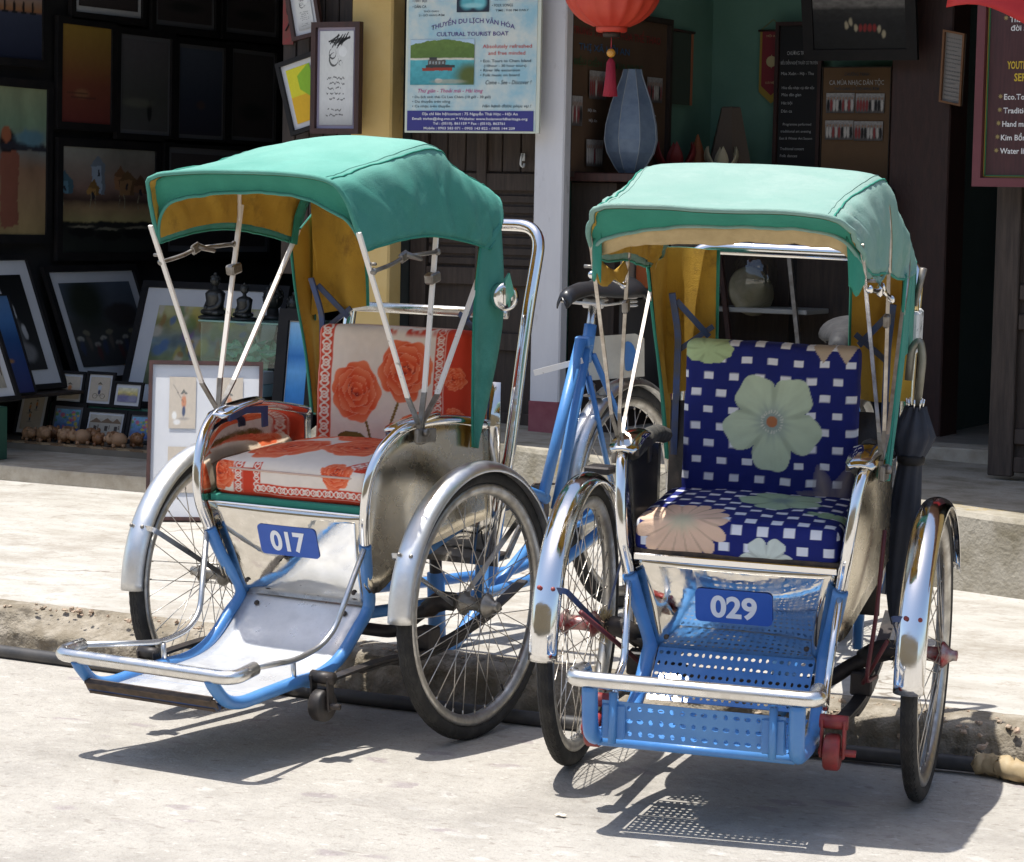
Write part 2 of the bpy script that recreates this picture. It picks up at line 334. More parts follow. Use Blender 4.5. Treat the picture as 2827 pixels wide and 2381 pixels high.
# poses of the two cyclos (axle centre, heading, pitch, roll) in street coordinates
def pose(x, y, yaw, pitch, roll):
    T = HD @ np.array([x, y, R]); M = HD @ (rz(yaw) @ rx(pitch) @ ry(roll)); return T, M
POSE = {'A': pose(-.428, 6.731, -.551, .071, .004), 'B': pose(.560, 6.085, -.273, .078, .023)}
CONT = []
for k in 'AB':
    T, M = POSE[k]
    for s in (-1,1):
        hub = T+M @ np.array([s*.407,0,0]); CONT.append((hub[0], hub[1], hub[2]-R))
def road_z(X, Y):
    z = .004*(fbm(X*1.3+40, Y*1.3+9)-.5)
    w = 0; num = 0
    for cx_, cy_, cz_ in CONT:
        g = np.exp(-((X-cx_)**2+(Y-cy_)**2)/(2*.16**2)); num = num+g*cz_; w = w+g
    w0 = np.clip(w, 0, 1); return z*(1-w0)+num/np.maximum(w, 1)
xs = np.concatenate([[-160,-60,-25,-14], np.arange(-9,1.01,.05), [3,8,25,60,160]]); ys = np.concatenate([[-160,-40,-12,-4,0,2], np.arange(3,6.3,.05)])
GX, GY = np.meshgrid(xs, ys, indexing='ij'); GP = np.stack([GX, GY, road_z(GX, GY)], -1)
tag(link(bpy.data.objects.new('road', gridmesh('road', GP.transpose(1,0,2), ROAD))), kind='structure')
# ground beyond everything
MB().grid(np.array([[(-200,6.3,-.03),(200,6.3,-.03)],[(-200,200,-.03),(200,200,-.03)]])).build('ground', ROAD)
tag(bpy.data.objects['ground'], kind='structure')
# kerb: rough, broken edge
xs = np.concatenate([[-60,-25,-12], np.arange(-7.2,-.4,.009), [3,10,60]])
prof = [(-.005,-.03),(-.002,.004),(.0,.02),(.001,.036),(.003,.05),(.005,.062),(.008,.073),(.012,.082),(.017,.090),(.023,.097),(.031,.103),(.042,.107),(.055,.110),(.075,.112),(.10,.113),(.14,.113),(.2,.111)]
G = np.zeros((len(xs), len(prof), 3)); brk = .6*np.clip(fbm(xs*1.7+3, 90+0*xs, 5)-.52, 0, 1); mic = RNG.standard_normal(G.shape[:2])
for j, (dy, z) in enumerate(prof):
    n1 = fbm(xs*3.1, 5+z*22+dy*9+0*xs)-.5; n2 = fbm(xs*16, 60+(z+dy)*60+0*xs)-.5; n3 = fbm(xs*55, 30+(z+dy)*190+0*xs)-.5
    e = 1. if 2 <= j <= 13 else .3; up = sstep_(.04,.1,z)*(dy < .11)
    G[:,j,0] = xs+.002*mic[:,j]*e; G[:,j,1] = KY+dy+e*(.030*n1+.016*n2+.014*n3)+.26*brk*up; G[:,j,2] = z+e*(.009*n2+.010*n3)-.13*brk*up*(dy < .07)
    if j == len(prof)-1: G[:,j,2] = PAV_Z-.01
me = gridmesh('kerb', G, KERBM); me.flip_normals(); tag(link(bpy.data.objects.new('kerb', me)), kind='structure')
# pavement sheet
xs = np.concatenate([[-160,-40,-14], np.arange(-9,1.01,.08), [4,20,160]]); ys = np.concatenate([np.arange(KY+.12, 9.3, .08), [11,15]])
GX, GY = np.meshgrid(xs, ys, indexing='ij'); n = fbm(GX*2+7, GY*2)-.5; GZ = PAV_Z+.008*n*np.clip((GY-6.5)/.3, 0, 1)
for k in 'AB':      # rear wheels stand on it
    T, M = POSE[k]; p = T+M @ np.array([0,1.48,0]); g = np.exp(-((GX-p[0])**2+(GY-p[1])**2)/(2*.12**2)); GZ = GZ*(1-g)+PAV_Z*g
tag(link(bpy.data.objects.new('pavement', gridmesh('pavement', np.stack([GX,GY,GZ],-1).transpose(1,0,2), PAVE))), kind='structure')
# loose crumbs of stone along the kerb and gutter
mb = MB()
for i in range(620):
    x = random.uniform(-6,-1.4); 
    if random.random() < .5: y = KY-.012-abs(random.gauss(0,.03)); z = .003; r = random.uniform(.0015,.006)
    else: y = KY+random.uniform(.03,.13); z = .112; r = random.uniform(.002,.009)
    if x > -2.6 and random.random() < .5: y = KY+random.uniform(-.004,.03); z = random.uniform(.05,.108); r = random.uniform(.004,.013)
    q = MB().ball((0,0,0), 1, 6, 4); v = np.array(q.V)*np.array([random.uniform(.7,1.5), random.uniform(.6,1.1), random.uniform(.4,.8)])*r*(1+.25*RNG.standard_normal((len(q.V),1)))
    mb.add(v+np.array((x,y,z)), q.F, False)
tag(mb.build('gravel', mat('kerb_gravel', (.33,.28,.21), .9, 0, col2=(.46,.33,.24), vs=40)), 'crumbs of stone scattered along the kerb', 'gravel', kind='stuff')
# ledge in front of the left shop and raised shop floor with tiled edge
LEDGE = mat('ledge_concrete', (.42,.38,.31), .9, 0, col2=(.27,.23,.17), vs=9, vlo=.4, vhi=.7, bump=.003, bs=60)
def rough_block(name, m, poly, z0, ztop, seed=0, lip=.012):
    """polygon block with slightly uneven edges; ztop(x) gives its height"""
    pts = []
    for i in range(len(poly)):
        a, b = np.array(poly[i],float), np.array(poly[(i+1) % len(poly)],float); k = max(1, int(np.linalg.norm(b-a)/.06)) if np.linalg.norm(b-a) < 12 else 1
        for t in range(k): pts.append(a+(b-a)*t/k)
    P2 = np.array(pts); j = .012*(fbm(P2[:,0]*6+seed, P2[:,1]*6+seed*3)-.5)
    C2 = P2.mean(0); rings = []
    for z, ins in ((z0,0),(None,0),(None,lip)):
        d = (C2-P2); d /= np.linalg.norm(d,axis=1)[:,None]; Q = P2+d*(ins+j[:,None])
        zz = np.full(len(P2), z0) if z is not None else np.array([ztop(x) for x in P2[:,0]])-(lip*.8 if ins == 0 else 0)+.3*j
        rings.append(np.c_[Q, zz])
    V = np.concatenate(rings); k = len(P2)
    F = [(r*k+i, r*k+(i+1) % k, (r+1)*k+(i+1) % k, (r+1)*k+i) for r in range(2) for i in range(k)]+[tuple(2*k+i for i in range(k))]
    return tag(MB().add(V, F, False).build(name, m), kind='structure')
rough_block('ledge', LEDGE, [(-14,8.735),(-5.62,8.735),(-5.62,9.6),(-14,9.6)], .02, lambda x: .172, 2)
rough_block('porch', STEPM, [(-5.615,8.66),(-4.75,8.66),(-2.8,8.12),(-1.0,7.65),(4,7.2),(4,9.8),(-5.615,9.8)], .02, lambda x: .42-.026*(x+4.9), 5, .02)
# interior floors
FLOORT = mat('dark_glazed_floor_tiles', (.30,.27,.23), .35, 0, col2=(.42,.39,.34), vs=5, bump=.002, bs=8, stretch=(1,3,1))
MB().grid(np.array([[(-4.9,9.8,.405),(2,9.8,.30)],[(-4.9,16,.405),(2,16,.30)]])).build('floor', FLOORT); tag(bpy.data.objects['floor'], kind='structure')
TILEM = [mat('terracotta_tile_light', (.42,.3,.17), .6, 0, col2=(.35,.25,.14), vs=12), mat('terracotta_tile_brown', (.26,.16,.08), .6, 0, col2=(.2,.12,.06), vs=12)]
fl = MB().box((-9.8,11.3,.185), (8.36,3.94,.026)).build('display_floor', mat('shop_floor_cement', (.2,.17,.13), .7, 0, col2=(.14,.12,.09), vs=6)); tag(fl, kind='structure')
tm = [None, None]
for q in (0,1): tm[q] = MB().prism([(-.036,0),(0,-.017),(.036,0),(0,.017)], (0,0,0), (1,0,0), (0,1,0), (0,0,1), .006).mesh('tile', TILEM[q])
for i in range(36):
    for j in range(3):
        o = link(bpy.data.objects.new('tile', tm[(i+j) % 2]), fl); o.location = (-8.2+i*.0725+(j % 2)*.036, 9.352+j*.0185, .198+.0005*random.random())
# ------------------------------------------------------------------ buildings
YELLOW = mat('yellow_limewash', (.60,.40,.13), .9, 0, col2=(.68,.5,.22), vs=3, vlo=.3, vhi=.7, bump=.003, bs=30)
def stain(m, sc, colr, lo, hi, st=(1,1,.35)):
    t = m.node_tree; N = t.nodes.new; L = t.links.new; b = t.nodes['Principled BSDF']; old = b.inputs['Base Color'].links[0].from_socket
    tc = N('ShaderNodeTexCoord'); mp = N('ShaderNodeMapping'); mp.inputs['Scale'].default_value = st; L(tc.outputs['Object'], mp.inputs[0])
    n = N('ShaderNodeTexNoise'); n.inputs['Scale'].default_value = sc; n.inputs['Detail'].default_value = 9; n.inputs['Roughness'].default_value = .75; L(mp.outputs[0], n.inputs['Vector'])
    r = N('ShaderNodeMapRange'); r.inputs['From Min'].default_value = lo; r.inputs['From Max'].default_value = hi; L(n.outputs['Fac'], r.inputs['Value'])
    mx = N('ShaderNodeMix'); mx.data_type = 'RGBA'; mx.inputs[7].default_value = (*colr,1); L(r.outputs[0], mx.inputs[0]); L(old, mx.inputs[6]); L(mx.outputs[2], b.inputs['Base Color'])
stain(YELLOW, 4, (.25,.2,.13), .62, .72)
stain(STEPM, 3, (.33,.24,.08), .60, .68, (1,1,1)); stain(KERBM, 6, (.09,.075,.055), .56, .66, (1,1,1))
LILAC = mat('whitewashed_pillar', (.58,.575,.59), .85, 0, col2=(.66,.655,.665), vs=3, bump=.002, bs=25, stretch=(2,2,.4)); stain(LILAC, 7, (.36,.34,.33), .58, .72); stain(LILAC, 18, (.3,.27,.24), .66, .72, (1,1,.5))
REDBASE = mat('dark_red_base_paint', (.20,.045,.06), .8, 0, col2=(.27,.09,.1), vs=10)
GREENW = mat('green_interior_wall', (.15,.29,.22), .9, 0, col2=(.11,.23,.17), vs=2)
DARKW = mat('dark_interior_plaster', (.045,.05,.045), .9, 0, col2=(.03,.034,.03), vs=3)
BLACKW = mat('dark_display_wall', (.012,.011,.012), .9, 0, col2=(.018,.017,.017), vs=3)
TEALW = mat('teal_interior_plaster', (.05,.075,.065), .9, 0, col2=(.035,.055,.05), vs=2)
ROOFT = mat('clay_roof_tiles', (.22,.12,.08), .85, 0, col2=(.14,.08,.06), vs=12, bump=.01, bs=30)
shopA = thing('shophouse', 'art shop with yellow pillar and dark open front full of framed pictures', 'building', (-6.8,9.2,.172))
shopB = thing('shophouse', 'green walled tour shop behind the white pillar with red painted base', 'building', (-3.9,9.2,.4))
def bpart(root, name, m, c, s, bevel=0.):
    o = MB().box(np.array(c)-np.array(root.location), s, None, bevel).build(name, m, root); return o
def wallbox(root, name, m, x0, x1, y0, y1, z0, z1, bevel=0.): return bpart(root, name, m, ((x0+x1)/2,(y0+y1)/2,(z0+z1)/2), (x1-x0,y1-y0,z1-z0), bevel)
wallbox(shopA, 'pillar', YELLOW, -5.80,-5.606,9.2,9.30,.1,3.0,.008)
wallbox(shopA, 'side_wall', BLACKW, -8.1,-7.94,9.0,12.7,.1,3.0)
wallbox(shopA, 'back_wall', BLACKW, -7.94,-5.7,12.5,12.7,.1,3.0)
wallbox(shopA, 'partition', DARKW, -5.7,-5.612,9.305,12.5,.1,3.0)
wallbox(shopA, 'front_wall', YELLOW, -14,-8.1,9.0,9.2,.1,3.0)
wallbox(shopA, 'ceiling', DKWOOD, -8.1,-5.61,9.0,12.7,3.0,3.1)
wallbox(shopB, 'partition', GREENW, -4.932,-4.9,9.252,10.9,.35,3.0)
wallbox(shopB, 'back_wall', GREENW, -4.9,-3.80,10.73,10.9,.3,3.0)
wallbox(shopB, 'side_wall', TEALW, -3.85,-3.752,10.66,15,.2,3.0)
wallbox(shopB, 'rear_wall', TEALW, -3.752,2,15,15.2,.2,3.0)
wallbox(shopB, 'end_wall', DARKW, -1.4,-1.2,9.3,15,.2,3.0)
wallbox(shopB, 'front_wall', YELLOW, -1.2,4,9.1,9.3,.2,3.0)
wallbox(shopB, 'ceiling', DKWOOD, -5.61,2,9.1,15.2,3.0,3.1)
wallbox(shopB, 'door_back_wall', DARKW, -5.606,-5.05,9.44,9.5,.2,3.0)
p = wallbox(shopB, 'pillar', LILAC, -4.945,-4.815,9.19,9.25,.36,3.0,.006)
MB().box(np.array((-4.88,9.22,.45))-np.array(shopB.location), (.136,.066,.185), None, .004).build('base', REDBASE, p)
wallbox(shopB, 'column', REDWOOD, -3.96,-3.70,10.45,10.66,.3,3.0,.006)
wallbox(shopB, 'threshold', LEDGE, -4.8,-3.1,9.55,9.75,.3,.43,.006)
MB().prism([(-8,8.28),(-4.9,8.28),(-4.9,14),(-8,14)], np.array((0,0,3.1))-np.array(shopA.location)*0-np.array(shopA.location), (1,0,0), (0,1,0), (0,0,1), .09).build('eave', ROOFT, shopA)
MB().prism([(-16,8.28),(-8,8.28),(-8,14),(-16,14)], np.array((0,0,3.1))-np.array(shopA.location), (1,0,0), (0,1,0), (0,0,1), .09).build('eave', ROOFT, shopA)
MB().prism([(-4.9,8.24),(-2.7,7.72),(4,7.2),(4,16),(-4.9,16)], np.array((0,0,3.1))-np.array(shopB.location), (1,0,0), (0,1,0), (0,0,1), .09).build('eave', ROOFT, shopB)
# houses over the road (seen only as reflections)
ob = MB(); ob.box((-4,-7.2,2.6), (40,.4,5.2)); 
for i in range(9): ob.box((-20+i*4,-6.98,1.2), (1.6,.1,2.4)); ob.box((-20+i*4,-6.98,3.9), (1.1,.1,1.2))
tag(ob.build('opposite_wall', mat('ochre_house_wall', (.40,.32,.2), .9, 0, col2=(.3,.23,.14), vs=2)), kind='structure')
# ================================================================== CYCLOS
OFF = np.array([0,0,R])
def sym(pts): return [np.array(p)*np.array([-1,1,1]) for p in pts]
# ---- shared wheel meshes (axis along x)
def ring(mb, prof, n=72, rot=0):
    """prof: (x, r) closed loop"""
    k = len(prof); V = []
    for i in range(n):
        a = 2*math.pi*i/n
        for x, r in prof: V.append((x, r*math.cos(a), r*math.sin(a)))
    F = [(i*k+j, i*k+(j+1) % k, ((i+1) % n)*k+(j+1) % k, ((i+1) % n)*k+j) for i in range(n) for j in range(k)]
    return mb.add(V, F, True)
def tyre_mesh():
    mb = MB(); p = [(.0185*math.sin(a), .3152+.0195*math.cos(a)) for a in np.linspace(-2.6,2.6,15)]; ring(mb, p)
    # zig-zag tread ribs
    for off in (-.0105,-.0035,.0035,.0105):
        pts = []
        for i in range(180):
            a = 2*math.pi*i/180; x = off+(.0016 if i % 2 else -.0016); rr = .3152+.0195*math.sqrt(max(0,1-(x/.0185)**2))+.0004-.001
            pts.append((x, rr*math.cos(a), rr*math.sin(a)))
        mb.tube(pts, .0016, 4, closed=True, smooth=False)
    return mb.mesh('tyre', RUBBER)
def rim_mesh(): return ring(MB(), [(-.0150,.300),(-.0165,.291),(-.0135,.281),(-.006,.273),(.006,.273),(.0135,.281),(.0165,.291),(.0150,.300)]).mesh('wheel', RIMM)
def hub_mesh(m, bar=None):
    mb = MB(); pr = [(.006,-.075),(.012,-.072),(.012,-.058),(.016,-.05),(.03,-.036),(.031,-.031),(.018,-.026),(.0165,0),(.018,.026),(.031,.031),(.03,.036),(.016,.05),(.012,.058),(.012,.066),(.006,.068)]
    mb.lathe(pr, (0,0,0), (1,0,0), 20); return mb.mesh('hub', m)
def spoke_meshes():
    out = []
    for sx in (-1,1):
        for st in (-1,1):
            a = st*.95; p = (sx*.031, .028*math.cos(a), .028*math.sin(a)); q = (sx*.002, .276, 0)
            mb = MB().tube([p,q], .00125, 5, smooth=True); mb.tube([(sx*.003,.262,0),(sx*.002,.275,0)], .0022, 5); out.append(mb.mesh('spoke', SPOKEM))
    return out
TYRE, RIM, SPK = tyre_mesh(), rim_mesh(), spoke_meshes()
HUBA = hub_mesh(mat('hub_dull_steel', (.36,.35,.33), .5, 1, col2=(.25,.23,.2), vs=30)); HUBB = hub_mesh(mat('hub_red_band', (.3,.03,.035), .35, .6, col2=(.4,.36,.33), vs=30))
def wheel(root, loc, hub, spin=0.):
    w = link(bpy.data.objects.new('wheel', RIM), root); w.location = np.array(loc)+OFF; w.rotation_euler = (spin,0,0)
    link(bpy.data.objects.new('tyre', TYRE), w); link(bpy.data.objects.new('hub', hub), w)
    for k in range(36):
        s = link(bpy.data.objects.new('spoke', SPK[k % 4]), w); s.rotation_euler = (2*math.pi*k/36,0,0)
    v = MB().tube([(0,0,.28),(0,0,.255)], .003, 6).build('valve', BLACKM, w)
    return w
def fender(root, x, y, z, f0, f1, m, r0=.354, hw=.033, drop=.026, name='fender'):
    n = 44; G = []
    for i in range(n+1):
        ph = math.radians(f0+(f1-f0)*i/n); row = []
        for t in np.linspace(-1.5,1.5,13):
            xx = hw*math.sin(t)/math.sin(1.5); rr = r0-drop*(1-math.cos(t)); row.append((x+xx, y-rr*math.cos(ph), z+rr*math.sin(ph)))
        G.append(row)
    o = MB().grid(G, True, True).build(name, m, root, OFF, .0018)
    return o
def fpt(x, y, z, ph, r=.354): p = math.radians(ph); return np.array((x, y-r*math.cos(p), z+r*math.sin(p)))
# ---- rounded cushion with a printed pattern
def cushion(root, name, c, h, n_, pat, M=None, crown=0., pw=7., mat_=None, sag=0., pipm=None):
    parts = []; V = []; F = []; U = []; o = 0
    lin = np.linspace(-1,1,n_)
    for ax in range(3):
        for sg in (-1,1):
            a, b = np.meshgrid(lin, lin, indexing='ij'); p = np.empty((n_,n_,3)); oo = [k for k in range(3) if k != ax]
            p[...,ax] = sg; p[...,oo[0]] = a; p[...,oo[1]] = b
            i = np.arange(n_*n_).reshape(n_,n_)+o; q = np.stack([i[:-1,:-1],i[1:,:-1],i[1:,1:],i[:-1,1:]],-1).reshape(-1,4)
            if (sg < 0) != (ax == 1): q = q[:, ::-1]
            V.append(p.reshape(-1,3)); F.append(q); o += n_*n_
    V = np.concatenate(V); F = np.concatenate(F); hh = np.array(h)
    # equal corner radius: soften in real units
    rr = min(hh)*.75; S = np.clip(np.abs(V)*hh-(hh-rr), 0, None); ln = (S**3).sum(1)**(1/3.); k = np.where(ln > rr, rr/np.maximum(ln,1e-9), 1)[:,None]
    Q = np.sign(V)*(np.minimum(np.abs(V)*hh, hh-rr)+S*k)
    Q = Q+0; xn, yn, zn = Q[:,0]/hh[0], Q[:,1]/hh[1], Q[:,2]/hh[2]
    C_ = pat(Q, hh)
    thin = int(np.argmin(hh)); o1, o2 = [k for k in range(3) if k != thin]
    bul = crown*(1-np.abs(Q[:,o1]/hh[o1])**2.2)*(1-np.abs(Q[:,o2]/hh[o2])**2.2)
    Q[:,thin] += np.sign(Q[:,thin])*np.abs(Q[:,thin]/hh[thin])*bul
    Q += .0075*np.stack([fbm(Q[:,1]*14+3, Q[:,2]*14)-.47, fbm(Q[:,0]*14, Q[:,2]*14+7)-.47, fbm(Q[:,0]*12+9, Q[:,1]*12)-.47], -1); Q[:,thin] -= sag*np.exp(-((Q[:,o1]/(.55*hh[o1]))**2+((Q[:,o2]-.1*hh[o2])/(.6*hh[o2]))**2))*(Q[:,thin] > 0)
    if M is not None: Q = Q @ np.array(M).T
    Q = Q+np.array(c)+OFF
    me = bpy.data.meshes.new(name); me.vertices.add(len(Q)); me.vertices.foreach_set('co', Q.astype(np.float32).ravel())
    me.loops.add(F.size); me.loops.foreach_set('vertex_index', F.astype(np.int32).ravel()); me.polygons.add(len(F))
    me.polygons.foreach_set('loop_start', np.arange(0,F.size,4,dtype=np.int32)); me.polygons.foreach_set('use_smooth', np.ones(len(F),bool))
    me.materials.append(mat_ or FABRIC); me.update(calc_edges=True); setcol(me, C_)
    ob_ = link(bpy.data.objects.new(name, me), root); cs = {0:(.5,.06,.03),1:(.5,.06,.03)}
    for lv in ((.6,) if pipm else ()):
        pth = []
        for a in np.linspace(0,2*math.pi,96,endpoint=False):
            ca, sa = math.cos(a), math.sin(a); f_ = (abs(ca)**9+abs(sa)**9)**(-1/9.); p = np.zeros(3); p[o1] = ca*f_*hh[o1]*.998; p[o2] = sa*f_*hh[o2]*.998; p[thin] = lv*hh[thin]; pth.append(p)
        pth = np.array(pth); pth = (pth @ np.array(M).T if M is not None else pth)+np.array(c); MB().tube(pth, .0028, 6, closed=True).build('piping', pipm, ob_, OFF)
    return ob_
def lerp(a, b, t): return a+(b-a)*t
def blend(C_, c, m): m = np.clip(m,0,1)[:,None]; return C_*(1-m)+np.array(c)*m
def sstep(a, b, x): t = np.clip((x-a)/(b-a), 0, 1); return t*t*(3-2*t)
def rose(C_, u, v, cx, cy, r, seed=0, asp=1.):
    near = np.where((np.abs(u-cx) < 1.25*r) & (np.abs(v-cy) < 1.25*r))[0]
    if len(near) == 0: return C_
    x, y = (u[near]-cx)/r, (v[near]-cy)/r*asp; c = C_[near].copy(); dark = A3_((.26,.010,.006)); red = A3_((.70,.075,.018)); lite = A3_((.90,.30,.14)); rr = np.random.default_rng(int(seed*10)+1)
    for (k, rad, size) in ((5,.50,.56),(5,.36,.46),(4,.2,.36),(3,.09,.24),(1,.0,.12)):
        a0 = rr.random()*6.28
        for j in range(k):
            a = a0+6.283*j/k+rr.normal()*.12; px_, py_ = rad*math.cos(a), rad*math.sin(a)+.04; dx, dy = x-px_, y-py_; ra_, ta = dx*math.cos(a)+dy*math.sin(a), -dx*math.sin(a)+dy*math.cos(a)
            wob = 1+.07*np.sin(5*np.arctan2(ta,ra_)+j+seed); d = np.hypot(ra_/size, ta/(size*1.12))/wob; m = sstep(1.0,.96,d)
            sh = np.clip(.5+.5*ra_/size,0,1); col = dark+(red-dark)*sstep(.05,.6,sh)[:,None]; col = col+(lite-col)*(sstep(.6,1.,sh)*.6)[:,None]
            col = col+(A3_((.88,.42,.27))-col)*(sstep(.92,.97,d)*.55)[:,None]; c = c*(1-m[:,None])+col*m[:,None]
    C_ = C_.copy(); C_[near] = c; return C_
def A3_(t): return np.array(t, float)
def ornament(C_, s, t, w, m):
    """white interlaced scroll on red strip; s along, t across in -1..1"""
    red = np.array((.60,.055,.02)); wht = np.array((.80,.68,.58))
    k = np.mod(s/w,1.)-.5
    l1 = np.abs(t-.55*np.sin(2*np.pi*s/w)); l2 = np.abs(t+.55*np.sin(2*np.pi*s/w)); ring_ = np.abs(np.hypot(k*2.2,t)-.42); star = np.hypot(k*2.2-1.1*np.sign(k),t)
    on = np.maximum(np.maximum(sstep(.2,.1,l1), sstep(.2,.1,l2)), np.maximum(sstep(.14,.06,ring_), sstep(.3,.2,star)*.9)); on = np.maximum(on, sstep(.86,.92,np.abs(t))*.6)
    c = red+(wht-red)*on[:,None]; m = np.clip(m,0,1)[:,None]; return C_*(1-m)+c*m
CREAM = np.array((.80,.70,.59))
def patA_back(Q, h):
    u = (Q[:,0]/h[0]+1)/2; v = (Q[:,2]/h[2]+1)/2; n = fbm(Q[:,0]*60, Q[:,2]*60); C_ = np.tile(CREAM,(len(Q),1))*(.93+.12*n)[:,None]
    wx = Q[:,0]; wz = Q[:,2]
    C_ = blend(C_, (.58,.05,.02), sstep(.855,.865,u))
    C_ = ornament(C_, wz, (u-.075)/.052, .042, (np.abs(u-.075) < .052)*1.); C_ = blend(C_, (.56,.05,.02), (u < .024)*1.)
    C_ = ornament(C_, wz, (u-.835)/.034, .03, (np.abs(u-.835) < .034)*1.)
    W_ = 2*h[0]; H_ = 2*h[2]
    ux, vy = u*W_, v*H_
    for (a, b, c, d) in ((.33,.42,.42,.0),(.62,.55,.47,.02)):     # stems
        t = np.clip((v-.0)/(b),0,1); xc = (c+(a-c)*t)*W_; C_ = blend(C_, (.20,.13,.03), (np.abs(ux-xc) < .0042)*(v < b)*1.)
    lf = ((ux-.27*W_)/.045)**2+((vy-.10*H_)/.02)**2; C_ = blend(C_, (.17,.10,.02), (lf < 1)*1.)
    C_ = rose(C_, ux, vy, .30*W_, .47*H_, .078, .4); C_ = rose(C_, ux, vy, .62*W_, .66*H_, .080, 2.1); C_ = rose(C_, ux, vy, .93*W_, .62*H_, .03, 1.); C_ = rose(C_, ux, vy, .93*W_, .3*H_, .03, 3.)
    top = sstep(.92,.97,v); C_ = blend(C_, (.58,.06,.03), top*sstep(.5,.56,fbm(Q[:,0]*14+2, Q[:,1]*14)))
    return C_
def patA_seat(Q, h):
    u = Q[:,0]; v = np.where(Q[:,1] < -h[1]*.93, -h[1]-(h[2]-Q[:,2]), Q[:,1]); n = fbm(u*60, v*60); C_ = np.tile(CREAM,(len(Q),1))*(.95+.1*n)[:,None]
    for (a, b, r, s) in ((-.10,-.085,.105,.3),(.085,-.03,.10,1.7),(.0,.13,.09,2.6),(-.16,.12,.08,4.),(.17,.13,.08,.9)): C_ = rose(C_, u, v, a, b, r, s)
    f = v+h[1]
    C_ = blend(C_, (.58,.05,.02), ((u > -.168) & (u < -.085) & (f < -.012))*1.)
    C_ = ornament(C_, v, (u+.155)/.016, .03, ((np.abs(u+.155) < .016) & (f < .0))*1.); C_ = ornament(C_, v, (u+.098)/.014, .03, ((np.abs(u+.098) < .014) & (f < .0))*1.)
    C_ = ornament(C_, u, (f+.062)/.013, .034, ((np.abs(f+.062) < .013) & (u > -.1))*1.); C_ = blend(C_, (.58,.05,.02), ((f < -.075))*1.)
    dg = u-.17-.35*(v+h[1]); C_ = ornament(C_, v, dg/.022, .04, ((np.abs(dg) < .022) & (f > -.005))*1.); C_ = blend(C_, (.58,.05,.02), ((dg > .022) & (f > -.005))*1.)
    C_ = rose(C_, u, v, -.212, -h[1]-.03, .045, 1.); C_ = rose(C_, u, v, .14, -h[1]-.008, .045, 2.2)
    return C_
NAVY = np.array((.010,.017,.145)); OFFW = np.array((.72,.74,.80))
def rects(C_, a, b, pa=.0605, pb=.0395, ra=.0120, rb=.0086, o=(0,0)):
    b_ = (b-o[1])/pb; row = np.floor(b_); fb = (b_-row-.5)*pb; a_ = (a-o[0])/pa+.5*np.mod(row,2)+.03*row; fa = (a_-np.floor(a_)-.5)*pa
    return blend(C_, OFFW, sstep(0,-.0012,np.maximum(np.abs(fa)-ra, np.abs(fb)-rb)))
def bloom(C_, x, y, cx, cy, r, n=5, col=(.49,.59,.44), mid=(.08,.12,.22), eye=True, ph=0., deep=.3, asp=1.):
    dx, dy = (x-cx)/r, (y-cy)/r/asp; d = np.hypot(dx,dy); a = np.arctan2(dy,dx)+ph
    lobe = (1-deep)+deep*np.abs(np.cos(n*a/2))**.6+.03*np.sin(11*a); m = sstep(1.0,.985,d/lobe)
    c = np.tile(np.array(col),(len(x),1))*(.9+.22*fbm(a*6, d*3))[:,None]; c = c*(1-.25*sstep(.93,1.,np.abs(np.sin(n*a/2)))*sstep(.2,.5,d))[:,None]
    if mid is not None: c = blend(c, mid, sstep(.46,.05,d+.12*np.sin(a*13+2*np.sin(a*5))*d)*.55)
    if eye: c = blend(c, (.6,.62,.55), (np.abs(d-.2) < .03)*(np.sin(a*23) > .3)*1.); c = blend(c, (.42,.16,.07), sstep(.12,.10,d))
    return C_*(1-m[:,None])+c*m[:,None]
def patB_back(Q, h):
    x, z = Q[:,0], Q[:,2]; C_ = np.tile(NAVY,(len(Q),1))*(.9+.25*fbm(x*50,z*50))[:,None]; C_ = rects(C_, x, z, o=(.01,.008))
    W_, H_ = 2*h[0], 2*h[2]
    C_ = bloom(C_, x, z, (.53-.5)*W_, (.52-.5)*H_, .118, ph=.32, deep=.36); C_ = bloom(C_, x, z, (.13-.5)*W_, (.945-.5)*H_, .062, eye=False, mid=None, deep=.08, asp=.55, col=(.40,.52,.28))
    for (a, b, r) in ((.84,.12,1.9),(.95,.14,1.2),(.82,.03,2.7)):
        cx_, cz_ = (a-.5)*W_, (b-.5)*H_; dx, dz = x-cx_, z-cz_; ca, sa = math.cos(r), math.sin(r); p, q = dx*ca+dz*sa, -dx*sa+dz*ca
        C_ = blend(C_, (.33,.28,.25), sstep(.02,-.04,np.abs(q)-.024*(1-(p/.062)**2)*(np.abs(p) < .062))*1.*(np.abs(p) < .062)*(np.abs(q) < .024*(1-(p/.062)**2)))
    for cx_ in (.80,.93):
        dx, dz = np.abs(x-(cx_-.5)*W_), h[2]-z; C_ = blend(C_, (.45,.36,.27), ((dx < .026*(1-dz/.04)) & (dz < .04))*1.)
    return C_
